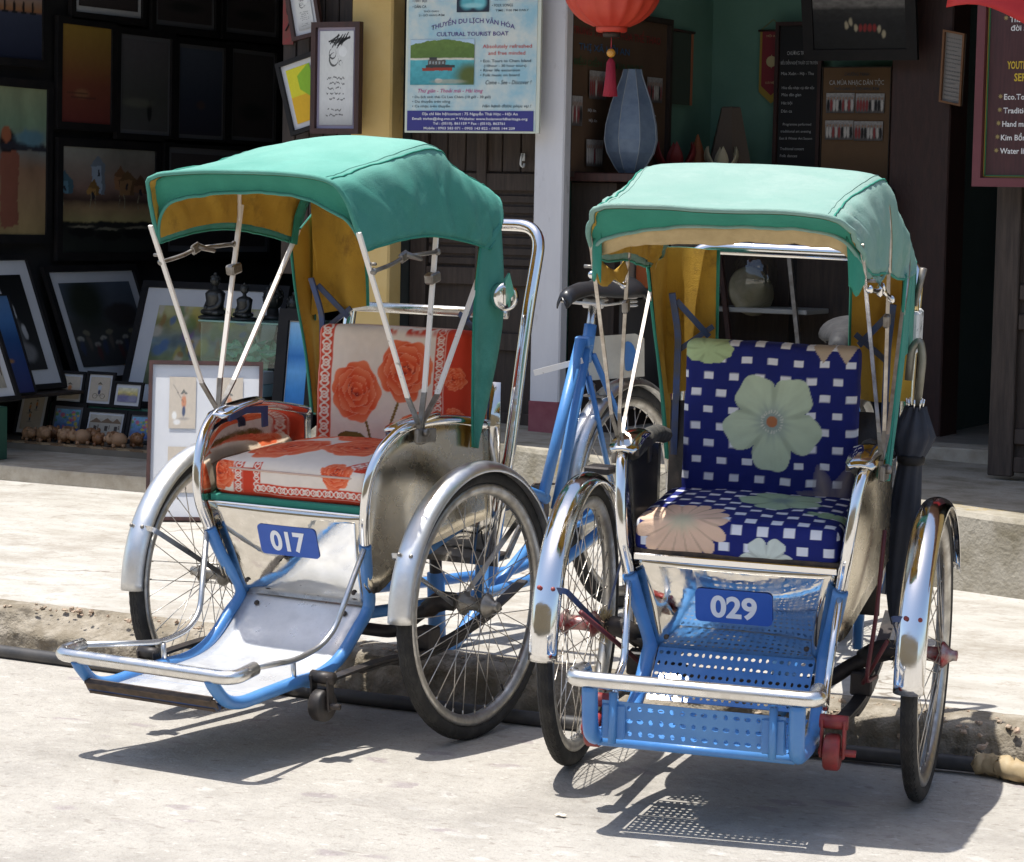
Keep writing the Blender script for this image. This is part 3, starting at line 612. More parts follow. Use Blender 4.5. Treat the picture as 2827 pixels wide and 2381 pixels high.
def patB_seat(Q, h):
    x = Q[:,0]; v = np.where(Q[:,1] < -h[1]*.93, -h[1]-(h[2]-Q[:,2]), Q[:,1]); C_ = np.tile(NAVY,(len(Q),1))*(.9+.25*fbm(x*50,v*50))[:,None]; C_ = rects(C_, x, v, .0585,.0385,.0128,.0105,(.02,.01))
    C_ = bloom(C_, x, v, -.125, -h[1]+.005, .11, n=16, col=(.72,.50,.36), mid=(.33,.46,.32), eye=False, deep=.22)
    C_ = bloom(C_, x, v, .06, .05, .10, col=(.38,.52,.36), eye=False, ph=.5); C_ = bloom(C_, x, v, .19, -.07, .06, n=7, col=(.3,.45,.28), eye=False, mid=None, deep=.5, asp=.5); C_ = bloom(C_, x, v, .07, -h[1]-.085, .06, n=6, col=(.6,.66,.6), eye=False, mid=None)
    return C_
# ---- canopy cloth lofted over bows
def loft(bows, M_=61, N_=14, wr=.004, seed=0, lean=None):
    """bows: half profiles (hem -> crown) for x>0; returns grid (len, M, 3)"""
    rows = []
    for b in bows:
        half = np.array(b, float); full = np.concatenate([half*np.array([-1,1,1]), half[::-1][1:]]); lz = (lean or [0]*9)[len(rows)]; full[:,2] -= lz*np.clip(-full[:,0]/.27,0,1)**1.3*sstep(.95,1.05,full[:,2])   # left hem .. crown .. right hem
        c = catmull(full, 12); s = np.concatenate([[0], np.cumsum(np.linalg.norm(np.diff(c,axis=0),axis=1))]); q = np.linspace(0,s[-1],M_)
        rows.append(np.stack([np.interp(q,s,c[:,k]) for k in range(3)],-1))
    rows = np.array(rows); out = []
    for j in range(M_): out.append(catmull(rows[:,j], N_))
    G = np.array(out).transpose(1,0,2); a, b = G.shape[:2]
    i, j = np.meshgrid(np.arange(a), np.arange(b), indexing='ij'); U = j/(b-1); side = np.abs(U-.5)*2
    # wrinkles: radiating pleats on the sides, small sag on the top
    ph = (i/N_); w = np.sin(np.pi*np.mod(ph,1.))
    pl_ = (fbm(ph*5+seed*7+side*2.2, U*9+seed)-.47)
    amp = wr*(.5+.8*sstep(.45,.9,side))*(.35+.65*w)
    Nn = np.cross(np.gradient(G,axis=0), np.gradient(G,axis=1)); Nn /= np.linalg.norm(Nn,axis=2,keepdims=True)+1e-9
    sg_ = np.where(U > .5, 1., -1.); q1 = ph*.55-side*1.35+.12*fbm(ph*1.5+seed, U*3)     # long soft pleats fanning down the sides
    rid = 1-np.abs(2*vnoise(q1*6.5+seed*3, sg_*9+seed+.35*ph)-1); rid2 = 1-np.abs(2*vnoise(q1*13+seed*5+40, sg_*5+seed+.5*ph)-1)
    fold = wr*((rid**1.5-.4)+.35*(rid2**1.5-.4))*sstep(.46,.66,side)*sstep(1.02,.86,side)*(.45+.55*w)
    fold = fold+wr*.3*((1-np.abs(2*vnoise(U*9+ph*1.9+seed, seed+ph*.4)-1))**2-.33)*sstep(.6,.4,side)*sstep(0,.25,ph)*w
    G = G+Nn*(amp*pl_+fold)[...,None]
    return G, Nn
def cyclo(key, label, d):
    T, M = POSE[key]; base = T-M @ OFF
    root = thing('cyclo', label, 'cyclo', group=None)
    root.matrix_world = Matrix([[*M[i], base[i]] for i in range(3)]+[[0,0,0,1]])
    def B_(mb, name, m, solid=0., parent=root): return mb.build(name, m, parent, OFF, solid)
    sinp = M[2][1]; yR = 1.48; zR = (PAV_Z+R-(T[2]+yR*sinp))/M[2][2]
    Wx = .407
    # wheels, fenders, stays
    for s in (-1,1):
        wheel(root, (s*Wx,0,0), d['hub'], random.random()*6)
        f = fender(root, s*Wx, 0, 0, d['f0'], d['f1'], d['fendm'], r0=.355)
        for q in (-.014,.016):
            p = fpt(s*Wx+q, 0, 0, d['f0']+27, .356-.006*(abs(q) > .015)); B_(MB().lathe([(.0055,0),(.0055,.003),(.003,.006)], p, p-np.array((s*Wx+q,0,0)), 8), 'bolt', d['boltm'], parent=f)
        a = fpt(s*(Wx-.045), 0, 0, d['f0']+27, .345); B_(MB().tube(fillet([a+np.array((s*.03,0,0)), a, (s*(Wx-.055),-.02,.0)], .02), .009, 4, sx=.3, smooth=False), 'fender_stay', d['staym'])
        a = fpt(s*(Wx-.045), 0, 0, 150, .345); B_(MB().tube(fillet([a+np.array((s*.03,0,0)), a, (s*(Wx-.055),.02,.0)], .02), .009, 4, sx=.3, smooth=False), 'fender_stay', d['staym'])
    wheel(root, (0,yR,zR), HUBA, 1.); rf = fender(root, 0, yR, zR, -4, 172, ALU, r0=.36)
    # axle, leaf springs, chassis
    B_(MB().tube(fillet([(-.34,0,0),(-.25,0,-.03),(-.17,.01,-.10),(.17,.01,-.10),(.25,0,-.03),(.34,0,0)], .05), .017, 10), 'axle', BLACKM)
    for s in (-1,1):
        B_(MB().tube(fillet([(s*Wx-s*.065,0,0),(s*.30,0,0),(s*.26,.01,-.03)], .02), .024, 12), 'axle_sleeve', BLACKM)
        rl = np.array((s*.262,*d['roller'])); lf = MB()
        pts = catmull([rl+np.array((0,.02,.055)), (s*.262,-.22,-.115+d['lz']), (s*.262,0,-.128+d['lz']), (s*.262,.25,-.10+d['lz']), (s*.262,.46,-.04+d['lz'])], 6)
        for k, (i0, i1) in enumerate(((0,24),(4,20),(8,16))): lf.tube(pts[i0:i1+1]-np.array((0,0,.008*k)), .021, 4, sx=.22, smooth=False, up=(1,0,0))
        B_(lf, 'leaf_spring', BLACKM)
        B_(MB().box((s*.262,.0,-.10+d['lz']), (.05,.05,.055), None, .004), 'spring_clamp', BLACKM)
        rw = MB().lathe([(.008,-.017),(.036,-.017),(.04,-.012),(.04,.012),(.036,.017),(.008,.017)], rl, (1,0,0), 22); rw = B_(rw, 'roller', d['rollm'])
        br = MB(); br.box(rl+np.array((-.024,.0,.03)), (.006,.026,.085), None, .002); br.box(rl+np.array((.024,.0,.03)), (.006,.026,.085), None, .002); br.tube([rl+np.array((-.03,0,0)), rl+np.array((.05,0,0))], .008, 8); br.tube([rl+np.array((-.03,.005,.065)), rl+np.array((.03,.005,.065))], .016, 10)
        B_(br, 'roller_bracket', d['rbm'])
    fr = MB()
    for s in (-1,1):
        fr.tube(fillet([(s*.17,-.14,-.02),(s*.16,.10,-.05),(s*.12,.55,-.10),(s*.05,.95,-.13),(s*.05,yR,zR)], .08), .0155, 10)
        fr.tube([(s*.05,1.0,-.02),(s*.055,yR,zR)], .010, 8)
        fr.tube([(s*.20,.10,.10),(s*.20,.36,.16)], .013, 8); fr.tube([(s*.2,.36,.16),(s*.2,.34,-.09)], .013, 8)
    fr.tube(fillet([(0,.78,.16),(0,.70,-.13),(0,.60,-.22),(0,.42,-.285)], .06), .021, 12); fr.tube([(0,.44,-.29),(0,.44,-.04)], .024, 12); fr.tube([(-.2,.36,.15),(.2,.36,.15)], .011, 8)
    fr.tube([(0,.78,.16),(0,1.02,.07)], .016, 10); fr.tube([(0,.66,-.17),(0,1.0,-.02)], .016, 10); fr.tube([(0,.98,.06),(0,1.0,-.14)], .013, 8)
    fr.tube([(0,1.0,.075),(0,1.225,.505)], .0165, 12); fr.tube([(0,1.075,.03),(0,1.255,.475)], .0165, 12)
    for s in (-1,1): fr.tube([(s*.02,1.262,.46),(s*.062,yR+.03,zR+.03)], .009, 8); fr.tube([(s*.02,1.235,.40),(s*.05,1.30,.10)], .008, 8)
    fr.tube([(0,1.25,.44),(0,1.283,.545)], .0185, 12); fr.box((0,1.245,.50), (.05,.03,.028), None, .004)
    B_(fr, 'frame', BLUE)
    B_(MB().tube([(0,.44,-.33),(0,.44,.06)], .017, 10).tube([(0,.62,.10),(0,.80,.09)], .02, 12), 'steering_pivot', BLACKM)
    # drive: chainring, cranks, pedals
    bb = np.array((0,1.02,.03)); cr = MB(); cr.lathe([(.02,-.045),(.078,-.043),(.082,-.04),(.078,-.037),(.02,-.035)], bb, (1,0,0), 28); B_(cr, 'chainring', mat('chainring_steel', (.3,.28,.25), .4, 1, col2=(.15,.1,.07), vs=20))
    for s in (-1,1):
        e = bb+np.array((s*.075, s*.10, s*.12)); ck = MB().tube([bb+np.array((s*.03,0,0)), bb+np.array((s*.065,0,0)), e], .009, 8); B_(ck, 'crank', GREYM); B_(MB().box(e+np.array((s*.05,0,0)), (.085,.06,.022), None, .005), 'pedal', BLACKM)
    B_(MB().tube(fillet([(-.04,1.02,.11),(-.045,yR,zR+.035),(-.045,yR+.035,zR),(-.045,yR,zR-.035),(-.04,1.02,-.05)], .03), .004, 6, closed=True), 'chain', RUSTY)
    # saddle and post
    sz = d['sdz']; B_(MB().tube([(0,1.272,.50),(0,1.30,.60+sz)], .0135, 12), 'seat_post', ALU)
    G = []
    for i in range(17):
        t = i/16; y = 1.12+.36*t; w = np.interp(t,[0,.1,.35,.6,.85,1],[.016,.026,.036,.07,.098,.085]); zt = np.interp(t,[0,.08,.3,.6,.9,1],[.640,.662,.672,.668,.682,.665]); row = []
        for a in np.linspace(-1.75,1.75,17): row.append((w*math.sin(a)/1., y, sz+zt-(1-math.cos(a))*np.interp(t,[0,.3,.7,1],[.028,.03,.045,.06])))
        G.append(row)
    sd = MB().grid(G); sd.grid([[G[0][8]]*17, G[0]]); sd.grid([G[-1], [np.array(G[-1][8])-np.array((0,-.006,.012))]*17]); B_(sd, 'saddle', d['saddlem'], .004)
    sp = MB()
    for s in (-1,1):
        sp.tube([(s*.02,1.15,.625+sz),(s*.03,1.32,.60+sz),(s*.05,1.44,.60+sz)], .004, 6)
        for k in range(4): sp.lathe([(.016,0),(.02,.003),(.016,.006)], (s*.05,1.44,sz+.585+.012*k), n=14)
    sp.tube([(-.03,1.30,.605+sz),(.03,1.30,.605+sz)], .014, 10); B_(sp, 'saddle_spring', d['springm'])
    B_(MB().tube([(.02,1.2,.45),(-.12,1.16,.41)], .012, 4, sx=.35, smooth=False), 'brake_lever', WHITEP)
    fl = MB(); fl.prism([(-.10,0),(.10,0),(.10,.115),(.07,.13),(-.07,.13),(-.10,.115)], (0,yR-.06,zR+.365), (.55,.83,0), (0,0,1), (.83,-.55,0), .004); fl = B_(fl, 'rear_tag', mat('cream_plastic', (.62,.56,.44), .5, 0, col2=(.5,.44,.34), vs=10))
    B_(MB().ball((0,0,0), .03, 14, 8, (.95,.1,1.5)).add([], []), 'tag_mark', BLUE, parent=fl).location = Vector((.032,yR-.032,zR+.43))
    B_(MB().lathe([(.004,0),(.012,.004),(.012,.012),(.005,.016),(.005,.04),(.008,.044),(.004,.05)], fpt(0,yR,zR,62,.362), (0,-.4,1), 10).box(fpt(0,yR,zR,62,.37), (.07,.02,.006)), 'fender_mount', GREYM, parent=rf)
    # ---- tub
    hoop = d['hoop']
    for s in (-1,1):
        H = [np.array(p)*np.array([s,1,1]) for p in catmull(hoop, 6)]
        B_(MB().tube(H, .0135, 12), 'armrest_hoop', CHROME)
        hc = catmull(hoop, 10); kf = int(np.argmin(hc[:,1])); tops = hc[kf:]; bots = np.concatenate([hc[:kf+1][::-1], catmull(d['side_low'], 8)[1:]]); o_ = np.argsort(bots[:,1], kind='stable'); bots = bots[o_]
        ysl = hc[kf,1]+(tops[-1,1]-hc[kf,1])*np.linspace(0,1,26)**1.5; G = []
        for y in ysl:
            tx, tz = np.interp(y,tops[:,1],tops[:,0]), np.interp(y,tops[:,1],tops[:,2]); bx_, bz_ = np.interp(y,bots[:,1],bots[:,0]), np.interp(y,bots[:,1],bots[:,2])
            G.append([(s*(lerp(bx_,tx,t)+.004), y, lerp(bz_,tz,t)) for t in np.linspace(0,1,9)])
        G = np.array(G)
        B_(MB().grid(G), 'side_panel', SIDEST, .003)
        inn = MB().grid(G+np.array((-s*.012,0,0)), True); B_(inn, 'inner_side', d['innerm'], .003)
        arm = d['arm']; am = []
        for i in range(9):
            t = i/8; c = np.array((s*arm[0], arm[1]+(arm[2]-arm[1])*t, arm[3]+.018*math.sin(math.pi*min(1,t*1.2)*.55)+(arm[4]-arm[3])*t)); w = .034*(1 if 0 < i < 8 else .7); am.append([c+np.array((x,0,-.006*(abs(x)/w)**2)) for x in np.linspace(-w,w,5)])
        B_(MB().grid(am), 'armrest', CHROME if key == 'A' else STEEL, .008)
        B_(MB().tube([(s*(arm[0]-.03),arm[1]+.02,arm[3]-.008),(s*(arm[0]-.03),(arm[1]+arm[2])/2,arm[3]+.004),(s*(arm[0]-.03),arm[2],arm[4]-.01)], .012, 4, sx=.5, smooth=False).box((s*(arm[0]-.03),arm[2]-.01,arm[4]-.03), (.006,.026,.05), None, .002), 'armrest_bracket', BLUED if key == 'A' else BLACKM)
        if key == 'B': B_(MB().tube(catmull([(s*(arm[0]-.012),arm[1]+.05,arm[3]-.012),(s*(arm[0]-.016),.02,arm[3]+.0),(s*(arm[0]-.02),.13,arm[3]-.02)], 5), .02, 8), 'armrest_pad', mat('worn_black_foam', (.03,.03,.028), .95, 0, col2=(.09,.085,.075), vs=40, bump=.004, bs=90))
    pt, pb = d['ptop'], d['pbot']
    G = np.array([[((2*u-1)*lerp(pt[0],pb[0],v), lerp(pt[1],pb[1],v)-.012*math.sin(math.pi*v)*(1-(2*u-1)**2)-d['belly']*math.sin(math.pi*v), lerp(pt[2],pb[2],v)) for u in np.linspace(0,1,15)] for v in np.linspace(0,1,12)])
    fp = B_(MB().grid(G, True, True), 'front_panel', STEEL, .003)
    B_(MB().box((0,pt[1]+.002,pt[2]+.001), (2*pt[0],.012,.016 if key == 'B' else .006), None, .002), 'panel_lip', CHROME, parent=fp)
    for s in (-1,1):
        for (u, v) in ((.83,.86),):
            p = np.array((s*u*lerp(pt[0],pb[0],v), lerp(pt[1],pb[1],v)-.006, lerp(pt[2],pb[2],v))); B_(MB().lathe([(.006,0),(.006,.003),(.002,.005)], p, (0,-1,.3), 8), 'rivet', RUSTY, parent=fp)
    # number plate
    pl_ = d['plate']; O = np.array(pl_[0],float); U = np.array(pl_[1],float); V_ = np.array(pl_[2],float); w_, h_ = np.linalg.norm(U), np.linalg.norm(V_); Un, Vn = U/w_, V_/h_; Nn = np.cross(Un,Vn); c = .012; poly = []
    for (cx_, cy_, a0) in ((w_-c,h_-c,0),(c,h_-c,90),(c,c,180),(w_-c,c,270)):
        for k in range(5): a = math.radians(a0+22.5*k); poly.append((cx_+c*math.cos(a), cy_+c*math.sin(a)))
    npl = B_(MB().prism(poly, O+Nn*.001, Un, Vn, Nn, .0016), 'number_plate', PLATEB)
    text(d['num'], O+OFF+Un*w_*.5+Vn*h_*.19+Nn*.0025, Un, Vn, h_*.62, WHITE, npl, width=w_*.60, align='C', bold=.034, name='numerals', res=8)
    # seat board, back shell
    B_(MB().box((0,(pt[1]+.28)/2,pt[2]+.010), (2*pt[0]+.004,.26-pt[1],.016), None, .002), 'seat_board', CLOTH_DK if key == 'A' else RUSTY)
    G = np.array([[((2*u-1)*.262, d['backy']+.05+.03*v, lerp(.02,.50,v)) for u in np.linspace(0,1,7)] for v in np.linspace(0,1,5)]); B_(MB().grid(G), 'back_shell', d['shellm'], .006)
    cushion(root, 'seat_cushion', d['seat_c'], d['seat_h'], 150, d['pat_s'], rx(d['seat_t']), d['crown'], sag=.010, pipm=d['pipm'])
    cushion(root, 'back_cushion', d['back_c'], d['back_h'], 150, d['pat_b'], rx(d['back_t']), .012, pipm=d['pipm'])
    # backrest irons and grab bars
    for s in (-1,1):
        ir = MB(); iy = d['iy']
        ir.tube(fillet([(s*.25,iy+.07,.30),(s*.25,iy+.08,.66),(s*.262,iy+.05,.76)], .03), .011, 4, sx=.4, smooth=False); ir.tube([(s*.255,iy+.07,.74),(s*.18,iy+.10,.655)], .010, 4, sx=.5, smooth=False); ir.tube([(s*.25,iy+.09,.62),(s*.17,iy+.10,.68)], .009, 4, sx=.5, smooth=False); B_(ir, 'backrest_iron', BLUED)

    if key == 'A': B_(MB().tube([(-.25,.42,.672),(.25,.42,.672)], .0135, 12), 'grab_bar', BARM); [B_(MB().tube([(s*.300,.245,.85),(s*.298,.262,.92),(s*.284,.272,.965)], .016, 4, sx=.25, smooth=False, up=(0,1,0)), 'bow_sleeve', CLOTH_DK) for s in (-1,1)]
    hp = d['push']; pts = [(s*hp[i][0],hp[i][1],hp[i][2]) for s, rng_ in ((-1,range(len(hp))),(1,range(len(hp)-1,-1,-1))) for i in rng_]
    B_(MB().tube(fillet(pts, [0]+[.05]*(len(hp)-2)+[.075,.075]+[.05]*(len(hp)-2)+[0], 9), .0165, 14), 'push_handle', CHROME)
    # ---- foot rest
    if key == 'A':
        run = [(-.158,.006),(-.214,-.046),(-.281,-.096),(-.340,-.117),(-.40,-.124),(-.479,-.120),(-.589,-.121),(-.678,-.121)]
        for s in (-1,1):
            c = catmull([(s*.237,-.226,.172),(s*.222,-.20,.10)]+[(s*.197,y,z) for y, z in run]+[(s*.197,-.735,-.104),(s*.197,-.775,-.065),(s*.197,-.79,-.042)], 5); B_(MB().tube(c, .0155, 12), 'foot_rail', BLUE)
            r = fillet([(s*.24,-.235,.165),(s*.206,-.315,-.02),(s*.2,-.37,-.055),(s*.2,-.473,-.066),(s*.245,-.70,-.03)], .05); B_(MB().tube(r, .0072, 10), 'handrail', ALU)
            B_(MB().tube([(s*.196,-.473,-.118),(s*.196,-.473,-.068)], .0065, 8), 'rail_post', ALU)
        G = np.array([[((2*u-1)*.19, y+.004, z+.004) for u in np.linspace(0,1,9)] for y, z in catmull([(-.148,.002,0),(-.205,-.05,0),(-.275,-.10,0),(-.34,-.122,0),(-.42,-.128,0),(-.55,-.127,0),(-.70,-.128,0)], 4)[:, :2]])
        fpn = B_(MB().grid(G), 'foot_plate', ALUPLATE, .002)
        for s in (-1,1): B_(MB().lathe([(.007,0),(.007,.003),(.002,.005)], (s*.135,-.175,-.018), (0,-.7,.7), 8), 'bolt', RUSTY, parent=fpn)
        tr = MB(); tr.box((0,-.728,-.123), (.37,.07,.006)); tr.box((0,-.764,-.108), (.385,.004,.028), rx(.5)); tr.box((0,-.772,-.095), (.37,.018,.004), rx(.4)); B_(tr, 'front_tray', RUSTY)
        B_(MB().tube([(-.19,-.752,-.117),(.19,-.752,-.117)], .010, 8), 'tray_tube', BLUED)
        B_(MB().tube([(-.19,-.60,-.132),(.19,-.60,-.132)], .010, 8).tube([(-.19,-.40,-.14),(.19,-.40,-.14)], .010, 8), 'cross_tube', BLUE)
        bar = fillet([(-.255,-.700,-.030),(-.262,-.788,-.035),(.262,-.788,-.035),(.255,-.700,-.030)], .06, 8); B_(MB().tube(bar, .0165, 14), 'bumper_bar', BARM)
    else:
        for s in (-1,1):
            c = catmull([(s*.237,-.232,.180),(s*.222,-.205,.11),(s*.2,-.17,.02),(s*.2,-.19,-.02),(s*.203,-.26,-.085),(s*.208,-.34,-.12),(s*.212,-.45,-.115),(s*.216,-.56,-.10),(s*.218,-.615,-.085),(s*.219,-.64,-.05),(s*.22,-.648,.03)], 5); B_(MB().tube(c, .0175, 12), 'foot_rail', BLUE)
            B_(MB().tube(fillet([(s*.237,-.238,.17),(s*.228,-.30,.0),(s*.232,-.345,-.03),(s*.24,-.40,-.04),(s*.258,-.60,.035)], .05), .0085, 10), 'handrail', CHROME)
            B_(MB().tube([(s*.228,-.36,-.11),(s*.234,-.36,-.035)], .0065, 8), 'rail_post', CHROME)
            B_(MB().box((s*.17,-.635,-.045), (.05,.012,.075), None, .003).tube([(s*.17,-.645,.02),(s*.17,-.645,-.09)], .009, 8), 'front_clip', BLUE)
        # perforated steps: every hole is real
        def perf(y0, z0, y1, z1, nx, ny, hw):
            mb = MB(); A = np.array((-hw,y0,z0)); Ux = np.array((2*hw/nx,0,0)); Uy = np.array((0,(y1-y0)/ny,(z1-z0)/ny))
            for j in range(ny):
                for i in range(nx):
                    o = A+Ux*i+Uy*j; slot = (i//2+j) % 2 == 0; V = []; F = []
                    ou = [(0,0),(.5,0),(1,0),(1,.5),(1,1),(.5,1),(0,1),(0,.5)]; rx_, ry_ = (.33,.19) if slot else (.21,.23)
                    for (a, b) in ou: V.append(o+Ux*a+Uy*b)
                    for (a, b) in ou: an = math.atan2(b-.5,a-.5); V.append(o+Ux*(.5+rx_*math.cos(an))+Uy*(.5+ry_*math.sin(an)))
                    for k in range(8): F.append((k,(k+1) % 8,8+(k+1) % 8,8+k))
                    mb.add(V, F, False)
            return mb
        B_(perf(-.17,.004,-.285,-.088,22,5,.178), 'step_plate', BLUE, .002); B_(perf(-.30,-.098,-.45,-.106,24,6,.188), 'step_plate', BLUE, .002); B_(perf(-.455,-.10,-.60,-.088,24,6,.195), 'step_plate', BLUE, .002); B_(perf(-.618,-.086,-.638,.0,17,3,.195), 'step_plate', BLUE, .002)
        B_(MB().tube([(-.21,-.60,-.10),(.21,-.60,-.10)], .011, 8).tube([(-.205,-.34,-.13),(.205,-.34,-.13)], .009, 8).tube([(-.2,-.46,-.118),(.2,-.46,-.118)], .008, 8), 'cross_tube', BLUE)
        bar = fillet([(-.25,-.575,.045),(-.265,-.652,.045),(.265,-.652,.045),(.25,-.575,.045)], .05, 8); B_(MB().tube(bar, .0175, 14), 'bumper_bar', BARM)
    # ---- canopy
    G, Nn = loft(d['bows'], seed=d['seed'], wr=d['wr'], lean=d['lean']); mid = G.shape[1]//2
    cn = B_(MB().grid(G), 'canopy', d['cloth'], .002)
    B_(MB().grid((G-Nn*.007*np.sign(Nn[3,mid,2]))[:-12, 1:-1]), 'canopy_lining', LINING, parent=cn)
    B_(MB().tube(G[0], .006, 8), 'front_piping', d['cloth'], parent=cn)
    a, b = G.shape[:2]
    for jj in (int(b*d['seamf']), b-1-int(b*d['seamf'])):
        sg = np.sign(Nn[3,mid,2]); B_(MB().tube(G[:, jj]+Nn[:, jj]*.002*sg, .0022, 5), 'seam', CLOTH_DK, parent=cn); B_(MB().tube(G[:, jj+(1 if jj < mid else -1)]+Nn[:, jj+(1 if jj < mid else -1)]*.0015*sg, .0012, 4), 'stitching', d['cloth'], parent=cn)
    for jj in (0, b-1): B_(MB().tube(G[:, jj], .003, 6), 'hem', CLOTH_DK, parent=cn)
    fl = d['flap']; fc = catmull(fl, 8); sf = np.concatenate([[0],np.cumsum(np.linalg.norm(np.diff(fc,axis=0),axis=1))]); q = np.linspace(0,sf[-1],b); low = np.stack([np.interp(q,sf,fc[:,k]) for k in range(3)],-1)
    wv = sstep(1.,.72,np.abs(2*np.linspace(0,1,b)-1))[:,None]; rows = [G[0]+wv*np.array((0,.020,-.006))+(low-G[0])*t+np.array((0,.016*math.sin(t*2.2),0))+np.stack([0*q,0*q,.006*t*(fbm(q*30+3,q*0)-.5)],-1) for t in np.linspace(0,1,7)]
    va = B_(MB().grid(rows), 'valance', CLOTH_DK if key == 'A' else CLOTH_DK, .002, parent=cn); B_(MB().tube(rows[-1], .0045, 6), 'valance_hem', d['cloth'], parent=cn)
    if key == 'B':
        lo = rows[-1]; rw = [lo+np.array((0,.008+.02*t,0))+np.stack([0*q,0*q,-t*(.028+.022*fbm(q*12,q*0+5)-.02*np.abs(2*q/q[-1]-1)**3)],-1) for t in np.linspace(0,1,5)]; B_(MB().grid(rw), 'lining_edge', TANCL, .002, parent=cn)
        for s in (-1,1):
            cf = [[np.array((s*lerp(.258,.289,u),lerp(-.505,-.452,u),lerp(.985,.935,u)))*(1-t)+np.array((s*lerp(.262,.290,u),lerp(-.475,-.44,u),.868+.012*math.sin(u*7+s)))*t+np.array((0,.006*math.sin(6*u+3*t),0)) for u in np.linspace(0,1,9)] for t in np.linspace(0,1,8)]; B_(MB().grid(cf), 'corner_flap', CLOTH_DK, .002, parent=cn)
        for s, yy in ((-1,0.),(1,.0)):     # torn side pieces
            tp = [(s*.286,-.45,.93),(s*.29,-.38,.90),(s*.292,-.30,.875),(s*.292,-.22,.86),(s*.294,-.12,.872)]; bt = [(s*.287,-.447,.895),(s*.286,-.40,.85),(s*.284,-.33,.835),(s*.286,-.25,.842),(s*.288,-.17,.825),(s*.292,-.10,.845)]; tp = tp[:2]+[(s*.29,-.34,.888)]+tp[2:]
            if s > 0: bt = [(x,y,z+.045) for x,y,z in bt]
            t1, t2 = catmull(tp,5), catmull(bt,5); w = [t1+(t2-t1)*t+np.stack([.006*(fbm(np.arange(len(t1))*.8+s*3, np.arange(len(t1))*0+t*4)-.5) for _ in range(1)]+[0*t1[:,0]]*2,-1) for t in np.linspace(0,1,5)]
            B_(MB().grid(w), 'torn_flap', LINING if s < 0 else d['cloth'], .002, parent=cn)
    # curtains at the back corners
    for s in (-1,1):
        cu = d['curt'][s]; fe, re = catmull(cu[0],6), catmull(cu[1],6); G2 = []
        for i in range(len(fe)):
            t0 = i/(len(fe)-1); row = []
            for u in np.linspace(0,1,9): p = fe[i]*(1-u)+re[i]*u; row.append(p+np.array((s*.008*math.sin(3*math.pi*u+2*t0)*t0,0,0)))
            G2.append(row)
        G2 = np.array(G2); B_(MB().grid(G2), 'side_curtain', d['clothc'], .002, parent=cn); B_(MB().grid(G2-np.array((s*.006,0,0))), 'curtain_lining', LINING, parent=cn); B_(MB().tube(fe, .004, 6), 'curtain_hem', CLOTH_DK, parent=cn)
        if d['rear'][s] is None: continue
        xi, z0, z1 = d['rear'][s]; x0 = s*.30; G3 = np.array([[(lerp(x0,xi,u), d['ry']+.014*math.sin(7*u+s)*(.3+v)+.01*math.sin(3*v+5*u), lerp(z1,z0+.03*u*(s < 0),v)-(.0 if v > 0 else 0)) for u in np.linspace(0,1,9)] for v in np.linspace(0,1,9)])
        B_(MB().grid(G3+np.array((0,.004,0))), 'rear_curtain', d['clothc'], .002, parent=cn); B_(MB().grid(G3-np.array((0,.003,0))), 'curtain_lining', LINING, parent=cn); B_(MB().tube(G3[:,-1], .005, 6), 'curtain_hem', CLOTH_DK, parent=cn)
        re_ = re; G4 = np.array([[np.array(re_[i])*(1-u)+np.array((x0,d['ry'],min(z1,re_[i][2])))*u for u in np.linspace(0,1,5)] for i in range(len(re_)) if re_[i][2] > .62]); B_(MB().grid(G4), 'curtain_corner', d['clothc'], .002, parent=cn); B_(MB().grid(G4-np.array((s*.005,0,0))), 'curtain_lining', LINING, parent=cn)
    # bows and hinged struts
    pv = d['pivot']
    for s in (-1,1):
        S3 = lambda p: np.array((s*p[0],p[1],p[2]))
        for k, top in enumerate(d['struts']):
            p0, p1 = np.array(pv,float), np.array(top,float); kn = p0*.84+p1*.16+np.array((.004,[-.022,0,.02][k],0.)); q0 = p0+np.array((0,[-.006,0,.008][k],0))
            B_(MB().tube([S3(q0)+np.array((0,0,-.05)), S3(q0), S3(kn)], d['sw']*1.1, 4, sx=.4, smooth=False, up=(1,0,0)), 'strut_foot', GREYM); B_(MB().tube([S3(kn*.98+p0*.02), S3(p1), S3(p1+(p1-kn)*.08)], d['sw'], 4, sx=.45, smooth=False, up=(1,0,0)), 'canopy_strut', d['strutm'])
        for bi in d['bowpts'][s]: B_(MB().tube(catmull(bi,5), .006, 6), 'canopy_bow', d['strutm'])
        f0, f1, m0, m1 = [np.array(t,float) for t in (pv, d['struts'][0], pv, d['struts'][1])]; a = S3(f0+(f1-f0)*.86)+np.array((s*.008,0,0)); c = S3(m0+(m1-m0)*d['lev'])+np.array((s*.008,0,0)); md = (a+c)/2+np.array((0,-.01,.012))
        lv = MB(); lv.tube(catmull([a,a+(md-a)*.6+np.array((0,0,-.004)),md], 5), .0055, 6); lv.tube([md, c], .0055, 6); lv.box(md, (.012,.035,.026), rx(.3), .005); lv.tube([md+np.array((0,.005,.006)), md+np.array((0,.075,-.012))], [.009,.005], 8); lv.ball(a, .009, 8, 6); lv.ball(c, .009, 8, 6); B_(lv, 'strut_lever', GREYM if key == 'A' else CHROME)
        mj = S3(m0+(m1-m0)*.73); B_(MB().box(mj, (.026,.042,.026) if key == 'A' else (.014,.03,.03), rx(.15), .004), 'strut_joint', GREYM)
        for fr_ in (.90,): q = S3(f0+(f1-f0)*fr_); B_(MB().tube([q, q+np.array((s*.022,0,0))], .004, 6), 'strut_pin', GREYM)
